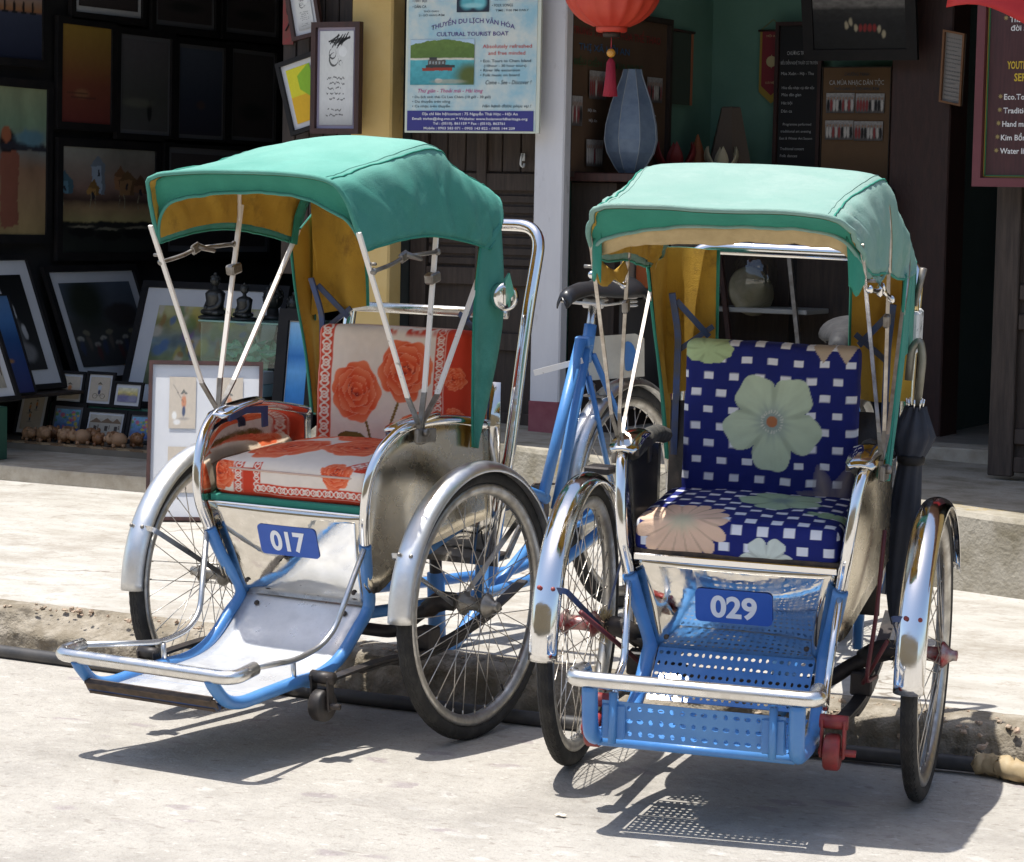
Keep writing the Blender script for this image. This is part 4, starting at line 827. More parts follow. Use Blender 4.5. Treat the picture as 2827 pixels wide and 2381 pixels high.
        B_(MB().box(S3(np.array(pv)+np.array((.006,.012,-.03))), (.012,.085,.035), rx(-.1), .003).lathe([(.010,0),(.010,.012),(.004,.014)], S3(np.array(pv)+np.array((.01,.0,-.02))), (s,0,0), 10), 'strut_pivot', GREYM)
    return root
SUNF = None
DA = dict(crown=.034, iy=.215, pipm=mat('cream_piping', (.6,.42,.33), .9), lean=[0,.018,.034,.02,0,0], seamf=.215, sdz=0., hub=HUBA, f0=3, f1=164, fendm=mat('satin_aluminium_fender', (.80,.80,.79), .4, 1, rvar=.1, vs=10, bump=.001, bs=22, col2=(.6,.6,.59)), boltm=GREYM, staym=ALU, roller=(-.452,-.170), lz=.0, rollm=BLACKM, rbm=BLACKM, saddlem=LEATHER, springm=WHITEP, num='017', belly=0., seed=1, wr=.013, sw=.009, strutm=WHITEP, innerm=STEEL, shellm=STEEL,
  hoop=[(.238,-.226,.172),(.252,-.246,.25),(.260,-.236,.335),(.272,-.195,.405),(.286,-.125,.446),(.29,-.03,.452),(.287,.10,.440),(.28,.26,.405)], side_low=[(.236,-.22,.165),(.222,-.20,.06),(.236,-.165,.05),(.268,-.08,.12),(.28,.05,.145),(.284,.16,.16),(.284,.27,.165)],
  arm=(.272,-.15,.03,.447,.452), ptop=(.233,-.233,.243), pbot=(.192,-.158,.004), plate=((-.088,-.2065,.121),(.178,0,0),(0,-.020,.078)), seat_c=(0,.015,.302), seat_h=(.236,.225,.044), seat_t=.0, pat_s=patA_seat, back_c=(0,.275,.475), back_h=(.236,.042,.165), back_t=-.10, backy=.285, pat_b=patA_back,
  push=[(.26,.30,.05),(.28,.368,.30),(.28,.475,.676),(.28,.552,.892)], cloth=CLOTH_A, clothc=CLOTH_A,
  bows=[[(.311,-.302,.893),(.306,-.325,.95),(.294,-.352,1.02),(.265,-.374,1.060),(.15,-.377,1.075),(0,-.377,1.078)],[(.313,-.16,.908),(.312,-.17,.98),(.300,-.18,1.05),(.268,-.18,1.090),(.15,-.18,1.108),(0,-.18,1.11)],[(.313,-.02,.908),(.314,-.005,1.0),(.302,.008,1.085),(.270,.015,1.130),(.15,.03,1.142),(0,.035,1.145)],[(.314,.12,.885),(.322,.14,.96),(.308,.15,1.025),(.272,.155,1.062),(.15,.17,1.09),(0,.18,1.10)],[(.313,.225,.86),(.314,.265,.90),(.310,.285,.955),(.274,.29,1.008),(.15,.31,1.035),(0,.315,1.04)],[(.313,.235,.857),(.314,.295,.90),(.308,.322,.945),(.272,.335,.985),(.15,.35,1.0),(0,.355,1.0)]],
  flap=[(-.306,-.315,.90),(-.285,-.35,.968),(-.24,-.36,1.005),(-.133,-.36,1.024),(.036,-.36,1.033),(.15,-.36,1.022),(.215,-.36,1.000),(.278,-.35,.965),(.306,-.315,.90)],
  pivot=(.310,-.085,.455), struts=[(.311,-.315,.908),(.302,.018,.935),(.304,.250,.858)], lev=.86,
  bowpts={1:[[(.302,.018,.925),(.302,.02,1.0),(.29,.015,1.09),(.255,.02,1.122),(.1,.03,1.132),(0,.03,1.134)],[(.304,.25,.85),(.304,.27,.92),(.295,.28,.96),(.255,.285,.985),(.1,.30,1.01),(0,.30,1.02)]],-1:[[(-.302,.018,.925),(-.302,.02,1.0),(-.285,.015,1.06),(-.25,.02,1.08),(-.1,.03,1.115),(0,.03,1.13)],[(-.304,.25,.85),(-.304,.27,.92),(-.295,.28,.96),(-.255,.285,.985),(-.1,.30,1.01),(0,.30,1.02)]]},
  curt={1:([(.312,.198,.868),(.312,.165,.71),(.311,.152,.50),(.31,.150,.365)],[(.313,.295,.92),(.314,.300,.68),(.312,.222,.45),(.31,.172,.358)]),-1:([(-.312,.245,.86),(-.308,.26,.71),(-.302,.29,.55),(-.298,.305,.395)],[(-.316,.36,.93),(-.314,.37,.68),(-.305,.36,.45),(-.30,.335,.38)])}, rear={1:None,-1:(-.13,.655,.96)}, ry=.33)
DB = dict(DA); DB.update(crown=.016, iy=.19, pipm=None, lean=None, sdz=-.10, hub=HUBB, f0=-1.5, f1=158, fendm=CHROME, boltm=REDP, staym=BLUED, roller=(-.421,-.128), lz=.02, rollm=REDP, rbm=REDP, saddlem=GREYLEATHER, springm=BLACKM, num='029', belly=.004, seed=5, wr=.017, sw=.0058, strutm=mat('thin_steel_strut', (.6,.57,.52), .3, 1, col2=(.35,.3,.25), vs=30), innerm=mat('dark_polished_lining', (.06,.06,.08), .15, .6), shellm=BLACKM,
  hoop=[(.238,-.232,.183),(.250,-.252,.26),(.258,-.245,.34),(.265,-.222,.405),(.272,-.185,.444),(.282,-.10,.452),(.284,.02,.446),(.278,.20,.415)], side_low=[(.236,-.226,.178),(.222,-.20,.07),(.236,-.165,.06),(.265,-.08,.12),(.276,.05,.145),(.278,.13,.16),(.278,.21,.165)],
  arm=(.266,-.215,-.06,.458,.462), ptop=(.229,-.233,.222), pbot=(.186,-.168,.0), plate=((-.087,-.214,.084),(.174,0,0),(0,-.016,.078)), seat_c=(0,-.04,.272), seat_h=(.232,.185,.044), seat_t=.01, pat_s=patB_seat, back_c=(0,.16,.478), back_h=(.203,.035,.188), back_t=-.05, backy=.19, pat_b=patB_back,
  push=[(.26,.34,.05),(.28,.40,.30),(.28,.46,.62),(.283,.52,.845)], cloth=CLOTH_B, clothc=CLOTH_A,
  bows=[[(.288,-.448,.925),(.286,-.49,.965),(.268,-.555,1.008),(.236,-.592,1.030),(.13,-.596,1.036),(0,-.598,1.034)],[(.29,-.33,.89),(.292,-.34,.96),(.274,-.35,1.026),(.243,-.355,1.053),(.13,-.355,1.058),(0,-.355,1.058)],[(.292,-.12,.872),(.297,-.10,.96),(.284,-.09,1.044),(.252,-.082,1.080),(.15,-.075,1.090),(0,-.07,1.093)],[(.294,.05,.842),(.302,.08,.91),(.292,.09,.975),(.257,.095,1.012),(.15,.105,1.03),(0,.11,1.035)],[(.296,.14,.832),(.302,.23,.855),(.294,.25,.90),(.257,.25,.935),(.15,.26,.95),(0,.265,.955)],[(.296,.15,.830),(.302,.29,.845),(.296,.305,.875),(.257,.31,.905),(.15,.32,.915),(0,.325,.918)]],
  flap=[(-.283,-.46,.92),(-.26,-.52,.955),(-.215,-.55,.972),(-.12,-.56,.992),(.0,-.56,1.0),(.12,-.56,1.003),(.2,-.55,.998),(.255,-.53,.978),(.283,-.47,.925)],
  pivot=(.297,-.108,.455), struts=[(.288,-.462,.935),(.293,-.095,.88),(.296,.148,.765)], lev=.84,
  bowpts={s:[[(s*.293,-.095,.87),(s*.29,-.09,.96),(s*.275,-.085,1.04),(s*.24,-.08,1.07),(s*.1,-.075,1.08),(0,-.07,1.083)],[(s*.296,.148,.75),(s*.297,.2,.84),(s*.286,.235,.895),(s*.25,.245,.925),(s*.1,.25,.94),(0,.255,.945)]] for s in (-1,1)},
  curt={1:([(.297,.16,.84),(.298,.12,.68),(.298,.03,.52),(.298,-.04,.40)],[(.300,.27,.86),(.300,.21,.68),(.299,.09,.50),(.298,-.01,.39)]),-1:([(-.297,.125,.83),(-.294,.20,.68),(-.290,.30,.50),(-.286,.36,.34)],[(-.302,.30,.86),(-.30,.33,.68),(-.296,.37,.48),(-.288,.395,.335)])}, rear={1:(.150,.52,.855),-1:(-.170,.50,.86)}, ry=.33)
cA = cyclo('A', 'cyclo 017 with teal green hood and orange rose cushions', DA)
cB = cyclo('B', 'cyclo 029 with faded green hood and navy white checked cushions', DB)
# extras on cyclo 017: tin lamp on the hood side
mb = MB().lathe([(.026,-.018),(.036,-.014),(.036,.014),(.026,.018)], (.336,.265,.735), (.8,-.6,0), 20).prism([(-.006,-.03),(.018,.0),(.006,.052),(-.006,.035)], (.352,.252,.745), (.6,.8,0), (0,0,1), (.8,-.6,0), .012)
mb.build('side_lamp', CHROME, cA, OFF)
# extras on cyclo 029
mb = MB().tube([(.318,.32,.84),(.302,.33,.75)], [.009,.006], 10); mb.build('brake_handle', GREYM, cB, OFF)
mb = MB().lathe([(.02,-.012),(.024,-.01),(.024,.01),(.02,.012)], (.285,.42,.745), (1,0,0), 14).lathe([(.013,-.01),(.013,.02)], (.295,.36,.74), (0,0,1), 10); mb.build('handle_clamp', mat('brass_clamp', (.5,.4,.2), .3, 1), cB, OFF)
MB().box((.298,.37,.685), (.03,.09,.10), None, .006).build('tool_box', mat('scuffed_white_tin', (.6,.61,.6), .4, 0, col2=(.12,.14,.15), vs=14, vlo=.6, vhi=.64), cB, OFF)
for s in (-1,1):    # bristle hub brushes
    b = MB(); 
    for k in range(150):
        a = random.random()*6.283; x = s*.345+random.gauss(0,.006); r = random.uniform(.03,.046); b.tube([(x,.016*math.cos(a),.016*math.sin(a)),(x+random.gauss(0,.006),r*math.cos(a),r*math.sin(a))], .0008, 3)
    b.build('hub_brush', mat('straw_bristles', (.42,.33,.18), .9), cB, OFF)
MB().tube(fillet([(.30,-.02,.28),(.30,-.10,.10),(.285,-.12,-.05),(.29,.02,-.07)], .04), .005, 8).tube([(.33,-.12,.05),(.27,-.05,-.07)], .005, 8).build('brake_rod', mat('maroon_rod', (.12,.02,.025), .5), cB, OFF)
MB().tube([(-.33,-.30,.10),(-.25,-.02,-.08)], .006, 8).build('brake_rod', MATS['maroon_rod'], cB, OFF)
# ================================================================== PICTURES AND SHOP GOODS
def A3(*c): return np.array(c, float)
def blob(C_, u, v, cx, cy, rx_, ry_, col, soft=.15, k=1.):
    d = np.hypot((u-cx)/rx_, (v-cy)/ry_); m = (sstep(1+soft,1-soft,d)*k)[...,None]; return C_*(1-m)+A3(*col)*m
def rectm(C_, u, v, x0, x1, y0, y1, col): m = ((u > x0) & (u < x1) & (v > y0) & (v < y1))[...,None]*1.; return C_*(1-m)+A3(*col)*m
def vgrad(v, *st):
    xs_ = [s[0] for s in st]; return np.stack([np.interp(v, xs_, [s[1][k] for s in st]) for k in range(3)], -1)
def paint(style, u, v, seed=0):
    if style in ('village','figure','dimstreet','oldtown','bay','hills','bw','ladies','lady','rider','carrier','group','stage','market','flowers'):
        k_ = .05 if style in ('village','figure','dimstreet','market','hills') else .025; u, v = u+k_*(fbm(u*7+seed,v*7)-.47)+k_*.5*(fbm(u*24,v*24+3)-.47), v+k_*(fbm(u*7+9,v*7+4+seed)-.47)+k_*.5*(fbm(u*24+5,v*24)-.47)
    n = fbm(u*7+seed*3, v*7+seed); n2 = fbm(u*22+seed, v*22+5); C_ = None
    if style == 'sunset':
        C_ = vgrad(v, (0,(.02,.025,.05)), (.62,(.05,.06,.10)), (.66,(.35,.16,.07)), (.8,(.35,.25,.2)), (1,(.16,.22,.3)))
        for k in range(6): C_ = blob(C_, u, v, .1+.15*k, .70, .02, .09, (.02,.015,.015)); C_ = rectm(C_, u, v, .06+.15*k, .15+.15*k, .615, .64, (.02,.02,.02))
    elif style == 'orange':
        C_ = vgrad(v, (0,(.17,.04,.035)), (.4,(.22,.07,.04)), (1,(.38,.24,.05))); C_ = blob(C_, u, v, .42, .30, .14, .05, (.3,.14,.07), .4); C_ = rectm(C_, u, v, .2, .7, .255, .27, (.1,.04,.03)); C_ = rectm(C_, u, v, .12, .55, .30, .312, (.12,.05,.03))
    elif style == 'grey': C_ = vgrad(v, (0,(.10,.10,.10)), (.35,(.09,.095,.085)), (1,(.14,.13,.14))); C_ = blob(C_, u, v, .6, .22, .05, .12, (.02,.02,.02)); C_ = blob(C_, u, v, .35, .3, .3, .05, (.16,.16,.13), .5)
    elif style == 'dusk': C_ = vgrad(v, (0,(.04,.04,.06)), (.4,(.05,.06,.09)), (1,(.10,.12,.16))); C_ = blob(C_, u, v, .5, .35, .1, .05, (.10,.07,.07), .4)
    elif style == 'dark': C_ = vgrad(v, (0,(.06,.05,.05)), (1,(.08,.07,.07))); C_ = blob(C_, u, v, .5, .3, .3, .1, (.03,.03,.03), .5)
    elif style == 'village':
        C_ = vgrad(v, (0,(.03,.035,.03)), (.28,(.02,.02,.02)), (.30,(.40,.34,.16)), (.42,(.38,.26,.14)), (.5,(.08,.05,.04)), (.62,(.25,.16,.13)), (1,(.30,.30,.26))); C_ = C_*(.55+.9*fbm(u*3,v*3+2))[...,None]
        for (x, w, z0, z1, c) in ((.03,.09,.56,.78,(.13,.26,.34)),(.38,.075,.56,.93,(.36,.44,.54)),(.33,.06,.54,.71,(.42,.24,.08)),(.62,.055,.6,.84,(.36,.18,.09)),(.70,.09,.55,.80,(.30,.17,.08)),(.84,.07,.58,.76,(.25,.13,.07))):
            C_ = rectm(C_, u, v, x-w, x+w, z0, z1-.08, c); m = ((np.abs(u-x) < w*1.15*(z1-v)/.10) & (v > z1-.10) & (v < z1))[...,None]*1.; C_ = C_*(1-m)+A3(*c)*.55*m; C_ = rectm(C_, u, v, x-.012, x+.012, z1-.2, z1-.14, (.03,.03,.04)); C_ = rectm(C_, u, v, x+w*.5, x+w, z0, z1-.08, tuple(.5*k for k in c)); C_ = rectm(C_, u, v, x-w*.4, x-w*.3, .42, .56, (.32,.3,.2))
        for (x, y) in ((.22,.19),(.50,.16),(.80,.18)): C_ = blob(C_, u, v, x, y, .14, .05, (.01,.01,.01), .2); C_ = blob(C_, u, v, x, y+.055, .12, .012, (.45,.42,.3), .5, .5)
    elif style == 'figure':
        C_ = vgrad(v, (0,(.38,.28,.13)), (.3,(.33,.21,.12)), (.45,(.27,.16,.10)), (.58,(.18,.2,.19)), (.75,(.2,.3,.2)), (1,(.3,.34,.2)))*(.6+.8*fbm(u*5,v*2.2))[...,None]; C_ = blob(C_, u, v, .48, .62, .12, .1, (.02,.015,.015)); C_ = blob(C_, u, v, .45, .68, .07, .06, (.35,.12,.06)); C_ = rectm(C_, u, v, .38, .62, .05, .56, (.24,.09,.06)); C_ = blob(C_, u, v, .7, .6, .35, .03, (.03,.03,.04)); C_ = blob(C_, u, v, .78, .66, .2, .05, (.12,.24,.3), .4)
    elif style == 'dimstreet':
        C_ = vgrad(v, (0,(.05,.05,.05)), (.5,(.06,.06,.055)), (.6,(.08,.09,.10)), (1,(.09,.11,.14)))
        C_ = blob(C_, u, v, .3, .78, .26, .3, (.025,.03,.02), .5); C_ = blob(C_, u, v, .75, .6, .25, .14, (.04,.035,.035), .2)
        for k in range(9): C_ = blob(C_, u, v, .08+.105*k, .33+.08*math.sin(k*2.1), .045, .03, [(.38,.36,.3),(.2,.18,.12),(.3,.28,.24)][k % 3], .3); C_ = blob(C_, u, v, .08+.105*k, .22+.07*math.sin(k*2.1), .03, .09, [(.05,.06,.1),(.12,.1,.08),(.1,.04,.04)][k % 3], .5)
    elif style == 'bw':
        C_ = vgrad(v, (0,(.03,.03,.03)), (1,(.008,.008,.008)))
        for (x, y, rx_, ry_, g) in ((.28,.86,.10,.085,.16),(.36,.83,.06,.06,.4),(.40,.80,.03,.03,.55),(.50,.64,.10,.1,.15),(.57,.62,.05,.075,.42),(.60,.57,.03,.03,.5),(.56,.38,.13,.17,.10),(.70,.42,.05,.06,.5),(.72,.37,.05,.05,.42),(.62,.18,.22,.1,.2)): C_ = blob(C_, u, v, x, y, rx_, ry_, (g,g,g), .35, .9)
        C_ = blob(C_, u, v, .40, .71, .13, .07, (.004,.004,.004), .3)
    elif style == 'market':
        C_ = vgrad(v, (0,(.12,.14,.08)), (.35,(.20,.24,.12)), (.55,(.16,.22,.24)), (.8,(.34,.32,.12)), (1,(.45,.42,.22)))*(.5+1.*fbm(u*9,v*9))[...,None]
        rr = np.random.default_rng(4)
        for k in range(70):
            c = [(.5,.4,.08),(.08,.16,.34),(.22,.1,.3),(.12,.2,.06),(.55,.5,.4),(.3,.16,.05)][rr.integers(6)]; x, y = rr.random(2); a, b = .02+.05*rr.random(), .03+.09*rr.random(); C_ = blob(C_, u, v, x, y, a, b, c, .4, .75)
    elif style == 'sea': C_ = vgrad(v, (0,(.02,.16,.48)), (.25,(.05,.26,.62)), (.45,(.14,.40,.75)), (.62,(.03,.18,.5)), (.8,(.14,.4,.72)), (1,(.3,.55,.8)))*(.92+.16*fbm(u*2,v*18))[...,None]
    elif style == 'bluestrip': C_ = vgrad(v, (0,(.03,.035,.12)), (.35,(.03,.06,.18)), (.55,(.02,.07,.2)), (.75,(.06,.16,.36)), (1,(.1,.2,.38))); C_ = blob(C_, u, v, .5, .33, .12, .02, (.3,.15,.05), .5)
    elif style == 'ink':
        C_ = vgrad(v, (0,(.40,.40,.39)), (.25,(.62,.62,.6)), (.6,(.66,.66,.62)), (1,(.62,.62,.6))); C_ = blob(C_, u, v, .68, .78, .12, .055, (.75,.75,.72), .1)
        for k in range(16): a = .5+.42*math.sin(k*2.4); x, y = .58+.16*math.cos(k*1.7), .90+.035*math.sin(k*3.1); d = np.abs((u-x)*math.sin(a)*.23-(v-y)*math.cos(a)*.45); l = np.abs((u-x)*math.cos(a)*.23+(v-y)*math.sin(a)*.45); C_ = C_*(1-((d < .0035) & (l < .04))[...,None]*.85)
        for k in range(7):
            yy = .50-.055*k+(.0 if k < 5 else -.06); sc_ = fbm(u*26+k*9, u*0+k*3.3); on = (np.abs(v-yy-.028*(sc_-.5)*2) < .004+.005*fbm(u*40,u*0+k)) & (np.abs(u-.48-.05*math.sin(k*2)) < .26-.03*(k % 3)) & (fbm(u*18+3*k,u*0+1) > .36); C_ = C_*(1-.85*on[...,None])
        for (x, y, r) in ((.38,.76,.10),(.42,.70,.13),(.62,.66,.05)): d = np.abs(np.hypot((u-x)/r, (v-y)/r*1.9)-1); C_ = C_*(1-.85*((d < .09+.1*np.sin(np.arctan2(v-y,u-x)+x*9)))[...,None])
    elif style == 'yellow': C_ = np.tile(A3(.72,.42,.02),(*u.shape,1)); m = ((v > .48) & (u < .2+1.4*(v-.2)))[...,None]*1.; C_ = C_*(1-m)+A3(.68,.62,.03)*m; m = ((v > .3+.5*(1-u)) & (v < .72+.3*u) & (u > .42))[...,None]*1.; C_ = C_*(1-m)+A3(.26,.48,.03)*m
    elif style in ('ladies','lady','rider','carrier'):
        C_ = np.tile(A3(.55,.47,.36),(*u.shape,1))*(.93+.12*n)[...,None]
        sp = {'ladies':((.35,.68),(.66,.78),(.42,.42)),'lady':((.5,.5),),'rider':((.5,.55),),'carrier':((.55,.52),)}[style]
        for (x, y) in sp:
            k = .45 if style == 'ladies' else .8; col = (.55,.22,.08) if style != 'rider' else (.42,.48,.55)
            C_ = blob(C_, u, v, x, y, .11*k, .16*k, col, .3); C_ = blob(C_, u, v, x, y-.24*k, .08*k, .13*k, (.04,.05,.1), .3); m = ((np.abs(u-x) < .17*k*(y+.31*k-v)/(.13*k)) & (v > y+.18*k) & (v < y+.31*k))[...,None]*1.; C_ = C_*(1-m)+A3(.13,.12,.08)*m; C_ = blob(C_, u, v, x, y+.16*k, .05*k, .05*k, (.5,.35,.25), .2); C_ = blob(C_, u, v, x, y-.42*k, .25*k, .025, (.25,.23,.2), .6, .7)
        if style == 'carrier':
            C_ = blob(C_, u, v, .2, .25, .09, .08, (.75,.74,.7), .3); C_ = blob(C_, u, v, .3, .12, .13, .05, (.7,.69,.66), .3); d = np.abs((v-.62)+(u-.4)*.9); C_ = C_*(1-((d < .012) & (u > .15) & (u < .55))[...,None]*.7)
        if style == 'rider': d = np.abs(np.hypot(u-.3,(v-.2)*1.2)-.12); C_ = C_*(1-(d < .014)[...,None]*.7); d = np.abs(np.hypot(u-.68,(v-.2)*1.2)-.12); C_ = C_*(1-(d < .014)[...,None]*.7)
    elif style == 'flowers':
        C_ = vgrad(v, (0,(.06,.1,.3)), (.4,(.14,.25,.45)), (1,(.2,.42,.6)))*(.6+.8*n)[...,None]; rr = np.random.default_rng(9)
        for k in range(26): C_ = blob(C_, u, v, rr.random(), .15+.75*rr.random(), .04+.05*rr.random(), .04+.06*rr.random(), [(.6,.5,.03),(.55,.1,.2),(.1,.3,.1),(.6,.4,.05)][k % 4], .35, .85)
    elif style == 'hills': C_ = vgrad(v, (0,(.3,.3,.4)), (.4,(.25,.25,.36)), (.5,(.7,.55,.1)), (1,(.75,.72,.55)))*(.7+.6*n)[...,None]; [None for _ in ()]; C_ = blob(C_, u, v, .3, .3, .3, .3, (.18,.16,.3), .4, .7); C_ = blob(C_, u, v, .8, .32, .2, .25, (.3,.28,.35), .4, .7)
    elif style == 'oldtown':
        C_ = vgrad(v, (0,(.35,.32,.26)), (.5,(.42,.38,.3)), (1,(.5,.47,.4)))*(.75+.5*n)[...,None]
        for (x, w) in ((.2,.17),(.55,.2),(.85,.14)): C_ = rectm(C_, u, v, x-w, x+w, .2, .6, (.45,.40,.32)); m = ((np.abs(u-x) < w*1.2*(.85-v)/.25) & (v > .6) & (v < .85))[...,None]*1.; C_ = C_*(1-m)+A3(.20,.13,.08)*m; C_ = rectm(C_, u, v, x-.05, x+.05, .2, .45, (.08,.06,.05)); C_ = rectm(C_, u, v, x+.08, x+.11, .3, .5, (.12,.09,.07))
    elif style == 'bay':
        C_ = vgrad(v, (0,(.06,.3,.34)), (.54,(.10,.42,.46)), (.56,(.66,.62,.5)), (.585,(.6,.56,.44)), (.6,(.10,.17,.04)), (1,(.14,.22,.05)))*(.8+.45*fbm(u*18,v*14))[...,None]; m = (v > .88+.12*np.sin(u*3.1)+.04*(n2-.5))[...,None]*1.; C_ = C_*(1-m)+A3(.45,.6,.72)*m
        C_ = rectm(C_, u, v, .19, .66, .31, .38, (.32,.05,.03)); C_ = rectm(C_, u, v, .25, .70, .38, .44, (.04,.05,.05)); C_ = rectm(C_, u, v, .28, .55, .44, .55, (.10,.09,.08)); C_ = rectm(C_, u, v, .30, .42, .55, .61, (.05,.05,.05))
        for k in range(5): C_ = rectm(C_, u, v, .30+.05*k, .325+.05*k, .46, .52, (.3,.35,.35))
        C_ = blob(C_, u, v, .95, .2, .22, .26, (.10,.13,.03), .5); C_ = blob(C_, u, v, .45, .09, .06, .045, (.6,.6,.55), .2); C_ = blob(C_, u, v, .6, .07, .25, .05, (.4,.38,.28), .4, .7)
    elif style == 'lotusphoto': C_ = vgrad(v, (0,(.02,.03,.05)), (1,(.02,.03,.05))); [None]; C_ = blob(C_, u, v, .32, .5, .2, .35, (.1,.4,.45), .4); C_ = blob(C_, u, v, .7, .5, .2, .35, (.15,.5,.55), .4); C_ = blob(C_, u, v, .5, .35, .3, .12, (.3,.6,.62), .5)
    elif style == 'group':
        C_ = vgrad(v, (0,(.10,.09,.085)), (.5,(.22,.2,.19)), (1,(.42,.40,.38)))*(.6+.8*n2)[...,None]; rr = np.random.default_rng(seed+3)
        for k in range(9): x = .08+.105*k; c = [(.02,.02,.02),(.6,.57,.52),(.3,.05,.05)][rr.integers(3)]; C_ = blob(C_, u, v, x, .4, .045, .3, c, .2); C_ = blob(C_, u, v, x, .74, .03, .07, (.35,.22,.15), .2)
    elif style == 'stage':
        C_ = vgrad(v, (0,(.006,.007,.008)), (.42,(.012,.013,.015)), (.62,(.03,.03,.03)), (.68,(.16,.15,.14)), (1,(.24,.23,.22)))*(.55+.9*n2)[...,None]
        for k in range(9): C_ = blob(C_, u, v, .36+.05*k, .33+.10*math.sin(k*1.3+.5)*(k in (0,1,7,8)), .02, .06, [(.42,.36,.24),(.25,.02,.02)][k in (3,4,5,6)], .4)
    else: C_ = np.full((*u.shape,3), .3)
    return np.clip(C_*(.92+.16*n2)[...,None], 0, 1)
def sheet(name, O, U, V_, style, m, parent, nx=70, ny=70, seed=0):
    u, v = np.meshgrid(np.linspace(0,1,nx), np.linspace(0,1,ny), indexing='xy'); P_ = np.array(O)+u[...,None]*np.array(U)+v[...,None]*np.array(V_)
    return link(bpy.data.objects.new(name, gridmesh(name, P_, m, paint(style,u,v,seed), False)), parent)
def panel(name, O, U, V_, m, parent, d=.004):
    U, V_ = np.array(U,float), np.array(V_,float); N = np.cross(U,V_); N /= np.linalg.norm(N)
    return MB().prism([(0,0),(1,0),(1,1),(0,1)], np.array(O)-N*d, U, V_, N, d).build(name, m, parent)
def picture(label, B, U, V_, style, bw=.03, outer=False, fm=None, matw=0., mm=None, depth=.022, glass=False, group='framed pictures in the art shop', name='framed_picture', nx=70, ny=70, seed=0, prints=None):
    B, U, V_ = A3(*B), A3(*U), A3(*V_); w, h = np.linalg.norm(U), np.linalg.norm(V_); Un, Vn = U/w, V_/h; N = np.cross(Un,Vn); N /= np.linalg.norm(N); Vn = np.cross(N,Un)
    if not outer: B = B-Un*bw-Vn*bw; w += 2*bw; h += 2*bw
    root = thing(name, label, 'picture', tuple(B+Un*w/2), 0, group); L = -np.array(root.location)
    O = B+L; fm = fm or BLACKFR
    fr = MB()
    for poly in ([(0,0),(w,0),(w-bw,bw),(bw,bw)],[(w,0),(w,h),(w-bw,h-bw),(w-bw,bw)],[(w,h),(0,h),(bw,h-bw),(w-bw,h-bw)],[(0,h),(0,0),(bw,bw),(bw,h-bw)]): fr.prism(poly, O, Un, Vn, N, depth)
    fr.build('frame', fm, root)
    iw, ih = w-2*bw, h-2*bw; bo = O+Un*bw+Vn*bw+N*depth*.45
    panel('mat_board' if matw else 'backing', bo-N*.002, Un*iw, Vn*ih, mm or MATW, root)
    if prints:
        for (x, y, pw, ph, st) in prints: sheet('print', bo+Un*x*iw+Vn*y*ih+N*.0025, Un*pw*iw, Vn*ph*ih, st, PRINT, root, 40, 50)
    else: sheet('image', bo+(Un+Vn)*matw+N*.0025, Un*(iw-2*matw), Vn*(ih-2*matw), style, PRINT, root, nx, ny, seed)
    if glass: panel('glass', bo+N*depth*.35, Un*iw, Vn*ih, glassmat('picture_glass', (1,1,1), .06), root, .002)
    return root
G_W = 'pictures hung on the dark side wall'
picture('dusk seascape with figures on a pier, top left corner', (-7.9,9.397,1.920),(0,.441,0),(0,0,.332),'sunset',.035,group=G_W)
picture('tall orange painting of small boats on still water', (-7.9,9.978,1.645),(0,.378,-.004),(0,0,.456),'orange',.035,group=G_W)
picture('dim grey misty painting next to the tall orange one', (-7.9,10.426,1.606),(0,.413,-.004),(0,0,.476),'grey',.03,matw=.02,mm=MATG,group=G_W)
picture('dim dark blue painting in the middle wall row', (-7.9,10.902,1.596),(0,.400,-.002),(0,0,.467),'dusk',.03,matw=.02,mm=MATG,group=G_W)
picture('nearly black tall picture at the deep end of the wall row', (-7.9,11.362,1.599),(0,.404,-.004),(0,0,.466),'dark',.03,matw=.02,mm=MATG,group=G_W)
picture('pale matted picture cut by the top edge above the orange painting', (-7.9,10.081,2.162),(0,.519,0),(0,0,.30),'dark',.035,matw=.03,mm=MATW,group=G_W)
picture('dark wide picture at the top edge, second from the left', (-7.9,10.709,2.143),(0,.505,0),(0,0,.30),'dark',.035,matw=.025,mm=MATG,group=G_W,seed=2)
picture('dark picture at the top edge nearest the wooden shutter', (-7.9,11.305,2.143),(0,.476,0),(0,0,.30),'dark',.035,matw=.025,mm=MATG,group=G_W,seed=4)
picture('tall painting of a figure against warm streaked colours, left edge', (-7.9,9.350,1.122),(0,.518,-.006),(0,0,.671),'figure',.04,group=G_W)
picture('painting of crooked village houses above black boats', (-7.9,9.988,1.034),(0,.726,-.006),(0,0,.497),'village',.04,nx=150,ny=110,group=G_W)
picture('dim wide picture half hidden behind the green hood', (-7.9,10.82,1.031),(0,.90,-.01),(0,0,.52),'dark',.035,matw=.03,mm=MATG,group=G_W,seed=7)
G_L = 'pictures leaning on the shop floor'
picture('dark village painting in white mat leaning against the wall', (-7.69,9.85,.42),(0,.715,0),(-.215,.0,.545),'dimstreet',.03,outer=True,matw=.055,nx=90,ny=90,group=G_L)
picture('black and white photograph of two faces in a wide mat', (-7.64,9.23,.42),(0,.48,0),(-.235,.04,.60),'bw',.025,outer=True,matw=.07,nx=110,ny=110,group=G_L)
picture('narrow unframed looking deep blue seascape at the left edge', (-7.525,9.125,.42),(0,.22,0),(-.165,.06,.43),'bluestrip',.006,outer=True,group=G_L)
picture('pale print in white mat cut by the left edge', (-7.34,8.82,.42),(0,.187,0),(-.15,.06,.37),'oldtown',.02,outer=True,matw=.04,group=G_L)
